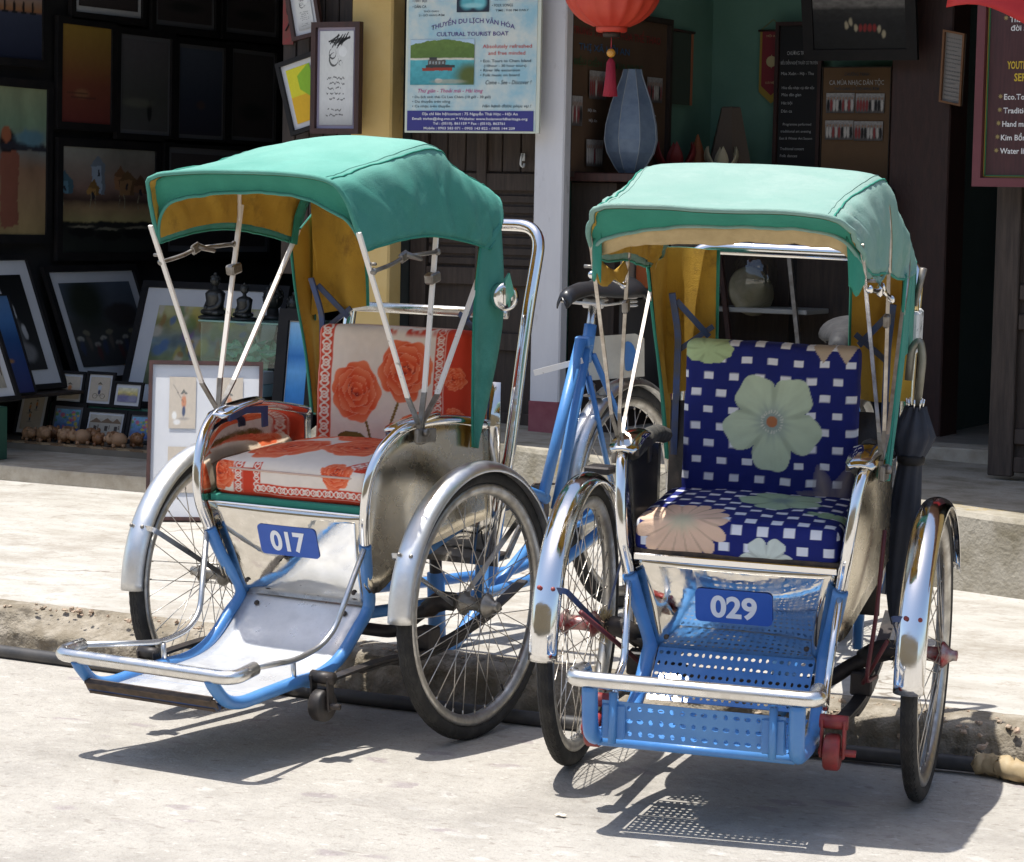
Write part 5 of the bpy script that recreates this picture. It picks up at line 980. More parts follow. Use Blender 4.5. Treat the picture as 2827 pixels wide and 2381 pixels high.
picture('market crowd painting in wide white mat and black frame', (-7.50,9.93,.33),(.82,0,0),(.055,.20,.575),'market',.03,outer=True,matw=.085,nx=130,ny=100,group=G_L)
picture('bright blue sea painting in heavy black frame by the pillar', (-6.27,9.37,.36),(.21,0,0),(-.075,.06,.48),'sea',.05,outer=True,matw=.006,group=G_L)
picture('large matted set of six figure prints in brown frame on pavement', (-5.905,7.985,PAV_Z),(.36,.225,0),(-.10,.105,.585),'carrier',.014,outer=True,fm=REDWOOD,matw=.01,glass=True,group=None,prints=[(.16,.58,.25,.34,'carrier'),(.60,.58,.25,.34,'lady'),(.16,.16,.25,.30,'ladies'),(.60,.16,.25,.30,'rider')])
G_S = 'small framed prints on the display floor'
picture('small white framed print of several women in hats, left end', (-7.862,9.617,.2),(.176,0,0),(-.012,.062,.205),'ladies',.012,outer=True,matw=.018,group=G_S,depth=.012)
picture('small frame with colourful flower painting', (-7.675,9.628,.2),(.199,0,0),(-.002,.045,.16),'flowers',.017,outer=True,matw=.014,mm=MATG,group=G_S,depth=.012)
picture('small frame with sepia old town houses', (-7.476,9.627,.2),(.233,0,0),(.001,.042,.142),'oldtown',.016,outer=True,matw=.012,group=G_S,depth=.012,nx=90)
picture('small frame with red flowers half hidden by the brown frame', (-7.240,9.629,.2),(.161,0,0),(-.004,.04,.142),'flowers',.016,outer=True,matw=.010,mm=MATG,group=G_S,depth=.012,seed=3)
picture('small upper frame with a woman carrying baskets', (-7.69,9.695,.350),(.165,0,0),(-.012,.030,.150),'lady',.013,outer=True,matw=.012,mm=MATW,group=G_S,depth=.012)
picture('small upper frame with a cyclist sketch', (-7.515,9.69,.350),(.160,0,0),(-.010,.034,.155),'rider',.013,outer=True,matw=.012,group=G_S,depth=.012)
picture('small upper frame with yellow hills painting', (-7.355,9.685,.350),(.165,0,0),(-.008,.028,.118),'hills',.012,outer=True,matw=.016,group=G_S,depth=.012)
bn = tag(MB().box((-7.45,9.725,.274), (.62,.075,.15), None, .004).build('display_bench', mat('green_bench_paint', (.06,.2,.13), .6, 0, col2=(.04,.14,.09), vs=9)), 'low green painted bench carrying the small upper frames', 'bench')
tag(MB().box((-7.73,9.83,.411), (.42,1.60,.014), None, .003).build('wall_shelf', DKWOOD), 'dark low shelf holding the leaning pictures at the left', 'shelf')
tag(MB().box((-7.47,8.84,.286), (.24,.22,.228), None, .004).build('display_block', mat('dark_green_block', (.03,.10,.065), .7)), 'green painted block under the pale print at the left edge', 'block')
# wooden shutter wall with pictures
sh = thing('wood_shutter', 'dark wooden shutter boards beside the yellow pillar', 'shutter', (-5.97,9.26,.2))
for i in range(5): MB().box((-.16+i*.068,0,1.8), (.064,.022,2.0), None, .004).build('board', DKWOOD, sh)
MB().box((0,.016,1.8), (.36,.012,2.0)).build('backing', BLACKW, sh)
picture('tall bamboo calligraphy panel in brown frame on yellow pillar', (-5.935,9.14,1.575),(.230,0,0),(0,0,.446),'ink',.021,outer=True,fm=REDWOOD,matw=.014,mm=mat('lilac_mat', (.36,.32,.42), .7),group='pictures by the yellow pillar',nx=110,ny=200,depth=.03)
picture('yellow and green abstract print in black frame hung askew', (-6.075,9.205,1.565),(.19,.0,.055),(-.012,.0,.305),'yellow',.018,outer=True,matw=.022,group='pictures by the yellow pillar')
picture('ink sketch in brown frame above the yellow print', (-6.075,9.205,1.95),(.145,.0,.03),(.03,0,.21),'ink',.016,outer=True,fm=REDWOOD,matw=.02,group='pictures by the yellow pillar',seed=2)
BANN = mat('red_lacquer_strip', (.26,.015,.02), .6, 0, col2=(.12,.05,.03), vs=20)
for lab, B, U, V_ in (('upper red hanging strip with black brushwork', (-6.155,9.235,1.941),(.052,0,0),(0,0,.28)), ('lower red hanging strip with gold brushwork', (-6.13,9.235,1.64),(.034,0,0),(0,0,.185))):
    r = thing('hanging_strip', lab, 'scroll', B, 0, 'red strips on the shutter'); panel('strip', (0,0,0), U, V_, BANN, r, .004); MB().tube(catmull([(U[0]*.3,-.003,V_[2]*.2),(U[0]*.7,-.003,V_[2]*.35),(U[0]*.4,-.003,V_[2]*.5),(U[0]*.6,-.003,V_[2]*.8)],6), .003, 5).build('brushwork', BLACKFR if 'upper' in lab else mat('gold_paint', (.4,.26,.06), .4, .5), r)
# dark door between the pillars
dr = thing('shop_door', 'dark brown panelled door between the yellow and white pillars', 'door', (-5.27,9.36,.4)); dl = -np.array((-5.27,9.36,.4))
def dbox(root, name, m, x0, x1, z0, z1, y, t, loc, bevel=.003): return MB().box(np.array(((x0+x1)/2,y,(z0+z1)/2))-np.array(loc), (x1-x0,t,z1-z0), None, bevel).build(name, m, root)
DL = (-5.27,9.36,.4)
dbox(dr,'door_leaf',DKWOOD,-5.604,-4.945,.36,2.7,9.40,.02,DL)
for x0, x1 in ((-5.604,-5.53),(-5.30,-5.255),(-5.02,-4.945)): dbox(dr,'stile',DOORWOOD,x0,x1,.36,2.7,9.375,.03,DL)
for z in (.40,.72,.98,1.36,2.0): dbox(dr,'rail',DOORWOOD,-5.53,-5.02,z,z+.07,9.377,.022,DL)
for k in range(7): dbox(dr,'slat',DKWOOD,-5.528,-5.022,1.06+k*.042,1.09+k*.042,9.385,.014,DL)
for k in range(6): dbox(dr,'plank',DOORWOOD if k % 2 else DKWOOD,-5.528+k*.0845,-5.528+k*.0845+.08,1.435,1.99,9.386,.012,DL)
MB().lathe([(.004,0),(.022,.002),(.024,.008),(.014,.012),(.004,.014)], np.array((-4.99,9.358,1.29))-np.array(DL), (0,-1,0), 18).build('lock_plate', BLACKM, dr)
hk = MB().tube(fillet([(0,0,.03),(0,-.012,.02),(0,-.016,-.012),(.008,-.006,-.02),(.01,-.004,-.004)], .01), .0045, 8).box((0,.002,.02), (.018,.004,.03), None, .001).build('coat_hook', mat('white_plastic', (.75,.75,.75), .4)); hk.location = (-5.086,9.355,1.474); tag(hk, 'small white hook on the dark door', 'hook')
# tour poster
po = thing('tour_poster', 'blue and white cultural tourist boat poster above the dark door', 'poster', (-5.193,9.12,1.58)); PO = A3(-5.490,9.12,1.582)-A3(-5.193,9.12,1.58); PU, PV = A3(1,0,0), A3(0,0,1); kx, kz = .594/848., .518/857.
def pp(x, y): return PO+PU*(x-863)*kx+PV*(857-y)*kz
panel('board', pp(858,857), PU*.604, PV*.56, mat('poster_edge', (.62,.66,.55), .6), po, .012)
POSTB = mat('poster_sky_print', (.30,.52,.60), .5, 0, col2=(.62,.66,.60), vs=7, vlo=.38, vhi=.62)
panel('print', pp(874,845)-A3(0,.002,0), PU*(1690-874)*kx+PU*.006, PV*(845-0)*kz+PV*.03, POSTB, po, .002)
panel('contact_band', pp(877,845)-A3(0,.0045,0), PU*810*kx, PV*130*kz, mat('navy_band', (.03,.03,.20), .5), po, .002)
sheet('boat_photo', pp(893,547)-A3(0,.005,0), PU*413*kx, PV*292*kz, 'bay', PRINT, po, 150, 110); sheet('lotus_photo', pp(1188,82)-A3(0,.005,0), PU*207*kx, PV*122*kz, 'lotusphoto', PRINT, po, 60, 40)
INK = mat('ink_purple', (.09,.06,.22), .6); INKD = mat('ink_dark', (.04,.06,.08), .6); INKR = mat('ink_red', (.55,.10,.09), .6); INKP = mat('ink_magenta', (.5,.08,.25), .6); INKW = mat('ink_white', (.8,.8,.8), .6)
for (s_, x0, x1, yb, h_, m_, b_) in (('• HÁT BỘI',900,992,12,18,INKD,.008),('• DÂN CA',900,990,50,18,INKD,.008),('THỜI GIAN :',972,1080,78,11,INKD,.004),('21 GIỜ HÀNG ĐÊM',942,1108,104,12,INKD,.004),('• CLASSICAL OPERA EXTRACTS',1412,1698,10,15,INKD,.004),('• FOLK SONGS',1412,1545,50,17,INKD,.004),('TIME : 9.00 PM DAILY',1435,1645,81,13,INKD,.004),
  ('CULTURAL TOURIST BOAT',1060,1520,234,26,INK,.012),('Absolutely refreshed',1358,1668,314,24,INKR,.006),('and free minded',1394,1628,357,24,INKR,.006),('• Eco. Tours to Cham Island',1345,1665,404,18,INKD,.006),('(10hour - 30 hour tours)',1368,1636,434,16,INKD,.004),('• River life excursion',1345,1597,463,17,INKD,.006),('• Folk music on board',1345,1594,494,17,INKD,.006),('Come - See - Discover !',1380,1670,545,26,INKD,.004),
  ('Thư giãn - Thoải mái - Hài lòng',945,1365,597,24,INKP,.004),('• Du lịch sinh thái Cù Lao Chàm (10 giờ - 30 giờ)',908,1415,633,16,INKD,.005),('• Du thuyền trên sông',908,1155,663,16,INKD,.005),('• Ca nhạc trên thuyền',908,1155,693,16,INKD,.005),('Hân hạnh được phục vụ !',1362,1672,692,18,INKD,.006)):
    text(s_, pp(x0,yb)-A3(0,.0025,0), PU, PV, h_*kz, m_, po, width=(x1-x0)*kx, bold=b_, shear=.25 if s_[:4] in ('Come','Thư ','Hân ') else 0)
text('THUYỀN DU LỊCH VĂN HÓA', pp(1292,150)-A3(0,.0025,0), PU, PV, 30*kz, INK, po, width=535*kx, align='C', bold=.010, bend=.80)
for (s_, x0, x1, yb, h_) in (('Địa chỉ liên hệ/contact : 75 Nguyễn Thái Học - Hội An',975,1590,743,17),('Email: ttvhtt@dng.vnn.vn * Website: www.hoianworldheritage.org',912,1652,774,16),('Tel : (0510). 861159 * Fax : (0510). 863761',1048,1510,804,16),('Mobile : 0903 583 071 - 0905 143 822 - 0905 144 209',988,1574,835,16)):
    text(s_, pp(x0,yb)-A3(0,.0048,0), PU, PV, h_*kz, INKW, po, width=(x1-x0)*kx, bold=.012)
# glass case with statues
gc = thing('glass_case', 'greenish glass display case below the Buddha statues', 'display case', (-6.6,9.75,.38)); gl = -np.array((-6.6,9.75,.38))
GLS = glassmat('case_glass', (.86,.95,.91), .05); x0, x1, y0, y1, z0, z1 = -6.78,-6.36,9.56,9.98,.38,.765
for c, s_ in (((x0+x1)/2,y0,(z0+z1)/2),(x1-x0,.005,z1-z0)),(((x0+x1)/2,y1,(z0+z1)/2),(x1-x0,.005,z1-z0)),((x0,(y0+y1)/2,(z0+z1)/2),(.005,y1-y0-.012,z1-z0)),((x1,(y0+y1)/2,(z0+z1)/2),(.005,y1-y0-.012,z1-z0)): MB().box(np.array(c)+gl, s_).build('pane', GLS, gc)
MB().box(np.array(((x0+x1)/2,(y0+y1)/2,z1+.006))+gl, (x1-x0+.02,y1-y0+.02,.008), None, .002).build('top_pane', mat('green_glass_edge', (.25,.42,.35), .15), gc); MB().box(np.array(((x0+x1)/2,(y0+y1)/2,.29))+gl, (x1-x0,y1-y0,.17)).build('base', DKWOOD, gc); MB().box(np.array(((x0+x1)/2,(y0+y1)/2,.60))+gl, (x1-x0-.02,y1-y0-.02,.006)).build('shelf', GLS, gc)
for k in range(3): 
    q = MB().ball((0,0,0), .06, 10, 7, (1,.7,.55)); v = np.array(q.V); v += .014*RNG.standard_normal(v.shape); o = MB().add(v, q.F, False).build('plastic_bag', mat('green_plastic', (.05,.4,.22), .25, 0, col2=(.4,.6,.5), vs=18)); o.location = (-6.68+.10*k,9.68,.64); tag(o, ['leftmost','middle','rightmost'][k]+' crumpled green bag inside the glass case', 'bag', 'green bags in the glass case')
BRONZE = mat('dark_bronze', (.035,.036,.034), .42, .5, col2=(.07,.07,.065), vs=25, bump=.001, bs=70)
def buddha(x, y, z, h, label, kind=0):
    r = thing('buddha_statue', label, 'statue', (x,y,z), -.5, 'bronze statues on the glass case'); b = MB(); k = h
    if kind < 2:
        b.lathe([(.30*k,0),(.34*k,.02*k),(.33*k,.05*k),(.28*k,.07*k)], (0,0,0), n=20); b.ball((0,-.02*k,.14*k), .2*k, 16, 8, (1.75,1.05,.42)); b.ball((-.22*k,-.10*k,.13*k), .09*k, 10, 7, (1.5,1.1,.7)); b.ball((.22*k,-.10*k,.13*k), .09*k, 10, 7, (1.5,1.1,.7))
        b.lathe([(.17*k,.1*k),(.165*k,.25*k),(.19*k,.42*k),(.2*k,.50*k),(.14*k,.56*k),(.05*k,.59*k),(.045*k,.64*k)], (0,0,0), n=18)
        for s in (-1,1): b.tube(catmull([(s*.19*k,0,.50*k),(s*.25*k,-.01*k,.36*k),(s*.22*k,-.08*k,.24*k),(s*.05*k,-.17*k,.20*k)],5), .055*k, 10)
        hz = .75*k
    else: b.lathe([(.3*k,0),(.3*k,.1*k),(.16*k,.12*k),(.15*k,.3*k)], (0,0,0), n=18); hz = .56*k
    hr = .105*k if kind < 2 else .28*k
    hd = MB().ball((0,0,hz), hr, 18, 12, (.9,.95,1.15)); nb = MB().lathe([(hr*.12,-hr*.05),(hr*.2,-hr*.25),(hr*.1,-hr*.3)], (0,-hr*.98,hz), (0,-1,0), 6)
    hd.ball((0,-hr*.95,hz-.1*hr), hr*.16, 8, 6, (.7,.8,1.6)); hd.ball((0,-hr*.9,hz-.48*hr), hr*.16, 8, 5, (1.6,.6,.5))
    for s in (-1,1): hd.ball((s*hr*.36,-hr*.84,hz+.1*hr), hr*.13, 8, 5, (1.5,.6,.5)); hd.ball((s*hr*.92,0,hz-.15*hr), hr*.2, 8, 6, (.4,.7,2.2))
    b.build('body', BRONZE, r); hd.build('head', BRONZE, r)
    hb = MB()
    for i in range(90):
        a = random.random()*6.283; t = random.uniform(.15,1); rr_ = math.sqrt(1-(1-t*.95)**2); p = (hr*.94*rr_*math.cos(a), hr*rr_*math.sin(a), hz+hr*1.13*(1-t*.95))
        if p[1] < -.5*hr and p[2] < hz+hr*.5: continue
        hb.ball(p, hr*.12, 6, 4)
    hb.ball((0,0,hz+hr*1.25), hr*.36, 10, 7, (1,1,.9)); hb.build('hair', BRONZE, r); return r
buddha(-6.775,9.66,.775,.225,'large seated bronze Buddha at the left of the glass case top')
buddha(-6.62,9.66,.775,.18,'smaller seated bronze figure beside the large Buddha',1)
buddha(-6.565,9.80,.775,.17,'curly haired bronze Buddha head behind the seated figures',2)
buddha(-6.45,9.80,.775,.13,'small bronze Buddha head nearest the blue sea painting',2)
buddha(-6.83,9.72,.775,.10,'tiny bronze figure at the left corner of the case',1)
for k, (zz, lab, cc) in enumerate(((.46,'lower pale blue book with GOLD printed on its spine',(.35,.55,.62)),(.516,'upper pale blue book with GOLD printed on its spine',(.55,.62,.66)))):
    bk = thing('boxed_book', lab, 'book', (-6.435,9.49,zz), 0, 'stacked GOLD books'); MB().box((0,0,.028), (.12,.085,.054), None, .002).build('cover', mat('book_cover_%d' % k, cc, .5), bk); text('GOLD', (-.055,-.0435,.018), (1,0,0), (0,0,1), .02, INKD, bk, width=.06, bold=.01)
MB().box((-6.435,9.49,.329), (.14,.11,.258), None, .003).build('stool', DKWOOD); tag(bpy.data.objects['stool'], 'low dark block under the pale blue GOLD books', 'stool')
# clay pigs in a row
def pig_meshes():
    b = MB(); b.ball((0,0,.030), .030, 14, 10, (1.15,.95,.95)); 
    for sx in (-1,1):
        for sy in (-1,1): b.tube([(sx*.018,sy*.016,.014),(sx*.02,sy*.017,0)], .008, 7)
    h = MB(); h.ball((.034,0,.034), .021, 12, 9); h.lathe([(.011,0),(.0115,.008),(.008,.010)], (.05,0,.032), (1,0,-.05), 10)
    for s in (-1,1): h.ball((.036,s*.017,.05), .009, 8, 6, (.5,1,1.1)); h.ball((.0525,s*.009,.041), .003, 6, 4)
    t = MB().tube(catmull([(-.033,0,.034),(-.04,.004,.038),(-.042,-.003,.043)],4), .0025, 5)
    return b, h, t
pb_, ph_, pt_ = pig_meshes(); CLAY = [mat('pale_clay', (.40,.24,.13), .7, 0, col2=(.33,.18,.09), vs=30), mat('brown_clay', (.27,.13,.055), .45, 0, col2=(.2,.09,.04), vs=30)]
PM = [[q.mesh(n_, c) for q, n_ in ((pb_,'body'),(ph_,'head'),(pt_,'tail'))] for c in CLAY]
pos = [(-7.625,9.43,-.5,0,'leftmost clay pig in the front row'),(-7.535,9.425,-.7,0,'second clay pig from the left in the front row'),(-7.42,9.425,-.9,0,'third clay pig from the left in the front row'),(-7.315,9.42,-2.4,0,'fourth clay pig from the left, turned toward the street'),(-7.225,9.42,-.9,1,'glossy dark brown clay pig in the front row'),(-7.11,9.415,-2.6,0,'rightmost clay pig in the front row beside the brown frame'),
  (-7.56,9.50,-.4,1,'leftmost brown clay pig in the back row'),(-7.46,9.50,-.8,1,'second brown clay pig in the back row'),(-7.33,9.50,-.5,1,'third brown clay pig in the back row'),(-7.20,9.495,-1.0,1,'fourth brown clay pig in the back row'),(-7.07,9.49,-.7,1,'last brown clay pig in the back row by the brown frame')]
for x, y, a, c, lab in pos:
    r = thing('clay_pig', lab, 'figurine', (x,y,.2045), a, 'clay pigs on the tiled edge'); s_ = random.uniform(1.02,1.18); r.scale = (s_,s_,s_)
    for me in PM[c]: link(bpy.data.objects.new(me.name.split('.')[0], me), r)
# ------------------------------------------------------------------ tour shop interior
TANB = mat('brown_paper_board', (.13,.075,.04), .8, 0, col2=(.10,.055,.03), vs=3)
def board(name, label, cat, B, U, V_, bw, bm, fm, depth=.02, group=None):
    B, U, V_ = A3(*B), A3(*U), A3(*V_); r = thing(name, label, cat, tuple(B), 0, group); w, h = np.linalg.norm(U), np.linalg.norm(V_); Un, Vn = U/w, V_/h; N = np.cross(Un,Vn); O = A3(0,0,0)
    panel('panel', O, U, V_, bm, r, .006); f = MB()
    for poly in ([(0,0),(w,0),(w-bw,bw),(bw,bw)],[(w,0),(w,h),(w-bw,h-bw),(w-bw,bw)],[(w,h),(0,h),(bw,h-bw),(w-bw,h-bw)],[(0,h),(0,0),(bw,bw),(bw,h-bw)]): f.prism(poly, O, Un, Vn, N, depth)
    f.build('frame', fm, r); return r, Un, Vn, N, w, h
r, Un, Vn, N, w, h = board('notice_board','brown photo board with painted lettering on the shop side wall','board',(-4.872,9.30,1.42),(0,.93,0),(0,0,.67),.022,TANB,DKWOOD); O0 = np.array(r.location)
for (B, U, V_, k) in (((-4.860,9.481,1.731),(0,.154,0),(0,0,.112),1),((-4.860,10.006,1.739),(0,.145,0),(0,0,.103),2),((-4.860,9.467,1.464),(0,.148,0),(0,0,.106),3),((-4.860,9.326,1.620),(0,.10,0),(0,0,.117),4)): sheet('photo', A3(*B)-O0, U, V_, 'group', PRINT, r, 40, 30, k)
for (s_, y, z, h_, w_, m_) in (('TRUNG TÂM VĂN HÓA THỂ THAO',.04,.56,.030,.80,mat('paint_red', (.28,.03,.025), .7)),('THỊ XÃ HỘI AN',.10,.50,.026,.45,mat('paint_blue', (.05,.13,.25), .7)),('BIỂU DIỄN CA MÚA NHẠC',.06,.44,.024,.62,mat('paint_green', (.04,.10,.04), .7))): text(s_, Un*y+Vn*z+N*.003, Un, Vn, h_, m_, r, width=w_, bold=.01)
for (y, z) in ((.19,.26),(.20,.22),(.74,.26),(.74,.22)): text('Hội An', Un*y+Vn*z+N*.003, Un, Vn, .012, INKW, r, width=.07)
sc = thing('hanging_scroll', 'dark hanging scroll with orange edge on the green wall', 'scroll', (-4.875,10.24,1.742)); panel('sheet', (0,0,0), (0,.235,0), (0,0,.31), mat('dark_scroll_paper', (.05,.07,.05), .8), sc, .004); MB().tube([(.004,0,.31),(.004,.24,.31)], .006, 8).build('rod', REDWOOD, sc); panel('edge_strip', (.003,.215,0), (0,.02,0), (0,0,.31), mat('orange_edge', (.4,.14,.06), .7), sc, .002)
pn = thing('pennant', 'red pointed pennant with gold fringe on the green wall', 'pennant', (-4.66,10.70,1.76)); RED = mat('dark_red_satin', (.24,.02,.03), .6, 0, col2=(.19,.015,.02), vs=9); GOLD = mat('gold_fringe', (.33,.22,.03), .7)
MB().prism([(0,.05),(.058,0),(.116,.05),(.116,.31),(0,.31)], (0,0,0), (1,0,0), (0,0,1), (0,-1,0), .003).build('fringe', GOLD, pn); MB().prism([(.012,.075),(.058,.035),(.104,.075),(.104,.31),(.012,.31)], (0,-.0035,0), (1,0,0), (0,0,1), (0,-1,0), .003).build('satin', RED, pn); MB().tube([(-.008,-.004,.312),(.124,-.004,.312)], .005, 8).build('rod', DKWOOD, pn); MB().tube([(0,-.002,.312),(.058,0,.36),(.116,-.002,.312)], .0015, 5).build('cord', GOLD, pn)
MB().lathe([(.02,0),(.024,0),(.024,.002),(.02,.002)], (.058,-.0075,.18), (0,-1,0), 20).prism([(-.012,0),(0,-.03),(.012,0),(0,.03)], (.058,-.0072,.18), (1,0,0), (0,0,1), (0,-1,0), .001).build('emblem', mat('pale_gold', (.5,.4,.2), .6), pn)
for (s_, z, w_) in (('HỘI AN',.285,.05),('LƯU NIỆM',.085,.05)): text(s_, (.058,-.0072,z), (1,0,0), (0,0,1), .009, mat('pale_gold', ), pn, width=w_, align='C')
r, Un, Vn, N, w, h = board('notice_board','tall black chalk lettered programme board in brown frame','board',(-4.565,10.66,1.45),(.215,0,0),(0,0,.655),.016,mat('black_board', (.012,.012,.013), .7),REDWOOD); CH = mat('chalk_white', (.5,.5,.5), .8)
for (s_, x, z, h_, w_) in (('CHƯƠNG TRÌNH',.05,.515,.016,.10),('BIỂU DIỄN NGHỆ THUẬT CỔ TRUYỀN',.022,.475,.013,.17),('Mùa Xuân - Hạ - Thu',.025,.43,.013,.15),('Hòa tấu nhạc cụ dân tộc',.03,.37,.012,.15),('Múa dân gian',.03,.34,.013,.09),('Hát bội',.03,.305,.012,.05),('Dân ca',.03,.27,.013,.05),('Programme performed',.04,.215,.011,.13),('traditional art evening',.03,.185,.011,.14),('East & Winter Art Season',.026,.155,.011,.15),('Traditional concert',.03,.11,.012,.11),('Folk dances',.03,.08,.012,.08)): text(s_, Un*x+Vn*z+N*.002, Un, Vn, h_, CH, r, width=w_)
r, Un, Vn, N, w, h = board('notice_board','brown board with four group photographs and pale lettering','board',(-4.325,10.6,1.35),(.31,0,0),(0,0,.56),.004,mat('tan_card', (.17,.10,.05), .8, 0, col2=(.14,.08,.04), vs=4),DKWOOD,.008); O0 = np.array(r.location)
for k, (B, U, V_) in enumerate((((-4.302,10.59,1.716),(.127,0,0),(0,0,.084)),((-4.169,10.59,1.716),(.128,0,0),(0,0,.082)),((-4.303,10.59,1.604),(.127,0,0),(0,0,.081)),((-4.173,10.59,1.601),(.129,0,0),(0,0,.081)))): sheet('photo', A3(*B)-O0, U, V_, 'group', PRINT, r, 50, 34, k+11)
for (s_, z, h_, w_) in (('CHƯƠNG TRÌNH',.522,.014,.11),('CA MÚA NHẠC DÂN TỘC',.485,.019,.245),('THỜI GIAN : 21 GIỜ HÀNG ĐÊM',.462,.012,.2)): text(s_, Un*w*.5+Vn*z+N*.003, Un, Vn, h_, CH if z == .485 else INKD, r, width=w_, align='C', bold=.008)
picture('large dark stage performance photograph in black frame', (-4.30,10.35,1.925),(.495,0,0),(.002,-.069,.345),'stage',.045,outer=True,group=None,nx=120,ny=90)
r, Un, Vn, N, w, h = board('notice_board','narrow framed notice sheet on the dark wood column','board',(-3.735,10.42,1.756),(.092,.0,-.018),(.008,.0,.292),.008,mat('paper_grey', (.34,.32,.30), .8),mat('orange_wood', (.26,.12,.05), .6)); 
for k in range(15): text('thông báo nội quy '+'tham quan du lịch'[:6+(k*5) % 10], Un*.013+Vn*(.262-k*.0165)+N*.001, Un, Vn, .006, INKD, r, width=w-.026-(.02 if k % 4 == 3 else 0))
# lanterns
LR = mat('red_silk', (.50,.035,.02), .5, 0, col2=(.58,.07,.03), vs=5, trans=0.)
def lantern(label, x, y, zc, rad, hh, m, ribs=16, flat=.5, group=None):
    r = thing('silk_lantern', label, 'lantern', (x,y,zc), 0, group); b = MB(); n = ribs*6; prof = []
    V = []; k = 20
    for i in range(k+1):
        t = -1+2*i/k; rr = rad*math.sqrt(max(0,1-(t*.93)**2)); 
        for j in range(n): a = 2*math.pi*j/n; s_ = 1-.06*abs(math.sin(a*ribs/2)); V.append((rr*s_*math.cos(a), rr*s_*math.sin(a), t*hh))
    F = [(i*n+j, i*n+(j+1) % n, (i+1)*n+(j+1) % n, (i+1)*n+j) for i in range(k) for j in range(n)]; b.add(V, F, True); b.build('silk', m, r); return r
lr = lantern('round red silk lantern hanging beside the white pillar', -4.475, 8.9, 2.115, .183, .145, LR); MB().lathe([(.052,-.165),(.058,-.16),(.060,-.135)], (0,0,0), n=20).build('collar', LR, lr); MB().lathe([(.03,-.182),(.034,-.165)], (0,0,0), n=16).build('cap', DKWOOD, lr); MB().tube([(0,0,-.175),(0,0,-.23)], .0015, 5).tube([(0,0,.13),(0,0,.98)], .002, 5).build('cord', mat('red_cord', (.5,.04,.06), .7), lr); MB().ball((0,0,-.241), .0165, 14, 10).build('bead', mat('amber_bead', (.6,.28,.04), .25), lr); MB().lathe([(.006,-.26),(.016,-.275),(.02,-.33),(.028,-.40),(.004,-.402)], (0,0,0), n=18).build('tassel', mat('magenta_tassel', (.30,.008,.03), .7, 0, bump=.004, bs=90, stretch=(4,4,.2)), lr)
bl = thing('silk_lantern', 'tall grey blue teardrop lantern on the shop counter', 'lantern', (-4.70,9.54,1.44)); V = []; n = 8; prof = [(.045,0),(.062,.02),(.098,.08),(.110,.13),(.105,.19),(.085,.27),(.062,.33),(.043,.38),(.036,.408)]
MB().lathe(prof, (0,0,0), n=8, smooth=False).build('silk', mat('grey_blue_silk', (.17,.23,.31), .6, 0, col2=(.12,.17,.25), vs=20, bump=.001, bs=60), bl); MB().lathe([(.07,-.022),(.075,-.012),(.05,0)], (0,0,0), n=20).build('foot', BLACKFR, bl)
for j in range(8):
    a = 2*math.pi*j/8; MB().tube([((r_+.001)*math.cos(a),(r_+.001)*math.sin(a),z_) for r_, z_ in prof], .0018, 5).build('rib', mat('pale_rib', (.3,.34,.38), .5), bl)
cl = thing('silk_lantern', 'tall brown cone lantern at the back of the counter', 'lantern', (-4.665,10.42,1.44)); MB().lathe([(.10,0),(.098,.06),(.075,.16),(.045,.29),(.038,.295)], (0,0,0), n=6, smooth=False).build('silk', mat('brown_silk', (.13,.10,.075), .7), cl)
def lotus(label, x, y, z, m, s_=1., n=6):
    r = thing('lotus_lamp', label, 'lamp', (x,y,z), 0, 'small lamps on the counter')
    for j in range(n):
        a = 2*math.pi*j/n; G_ = [[((.02+.035*math.sin(t*2.4)+.014*t)*math.cos(a+w*(1-t**1.5)*.55)*s_, (.02+.035*math.sin(t*2.4)+.014*t)*math.sin(a+w*(1-t**1.5)*.55)*s_, .10*t*s_) for w in np.linspace(-1,1,5)] for t in np.linspace(0,1,7)]; MB().grid(G_).build('petal', m, r, None, .002)
    return r
lotus('pale yellow lotus lamp in front of the cone lantern', -4.64,10.28,1.45, mat('pale_petal', (.5,.45,.3), .6), 1.15); lotus('dark red lotus lamp behind the blue lantern', -4.78,10.12,1.44, mat('red_petal', (.2,.02,.02), .6), 1.4)
fm_ = thing('flame_lamp', 'small orange flame shaped lamp on the counter', 'lamp', (-4.76,10.30,1.44)); MB().lathe([(.03,0),(.04,.04),(.03,.10),(.012,.15),(.003,.175)], (0,0,0), n=10, smooth=False).build('shade', mat('orange_silk', (.28,.09,.03), .6), fm_)
ct = thing('counter_cabinet', 'dark framed cabinet with cream doors behind the white pillar', 'cabinet', (-4.72,9.75,.4)); CT = np.array(ct.location)
MB().box(np.array((-4.73,9.9,1.42))-CT, (.33,1.1,.035), None, .004).build('top', REDWOOD, ct); MB().box(np.array((-4.79,9.9,.9))-CT, (.20,1.0,1.0), None, .003).build('carcass', DKWOOD, ct)
for k in range(2): MB().box(np.array((-4.685,9.66+k*.46,1.19))-CT, (.012,.42,.36), None, .002).build('door', mat('cream_panel', (.42,.37,.3), .7), ct); MB().box(np.array((-4.685,9.66+k*.46,.72))-CT, (.012,.42,.44), None, .002).build('door', mat('grey_panel', (.12,.11,.10), .7), ct)
MB().box(np.array((-4.66,9.9,.965))-CT, (.09,1.05,.03), None, .003).build('shelf', mat('pale_shelf', (.36,.36,.33), .6), ct)
tag(MB().box((-4.615,9.62,1.035), (.10,.16,.10), None, .004).build('orange_box', mat('orange_card', (.42,.10,.02), .7)), 'orange box on the shelf behind the saddle', 'box')
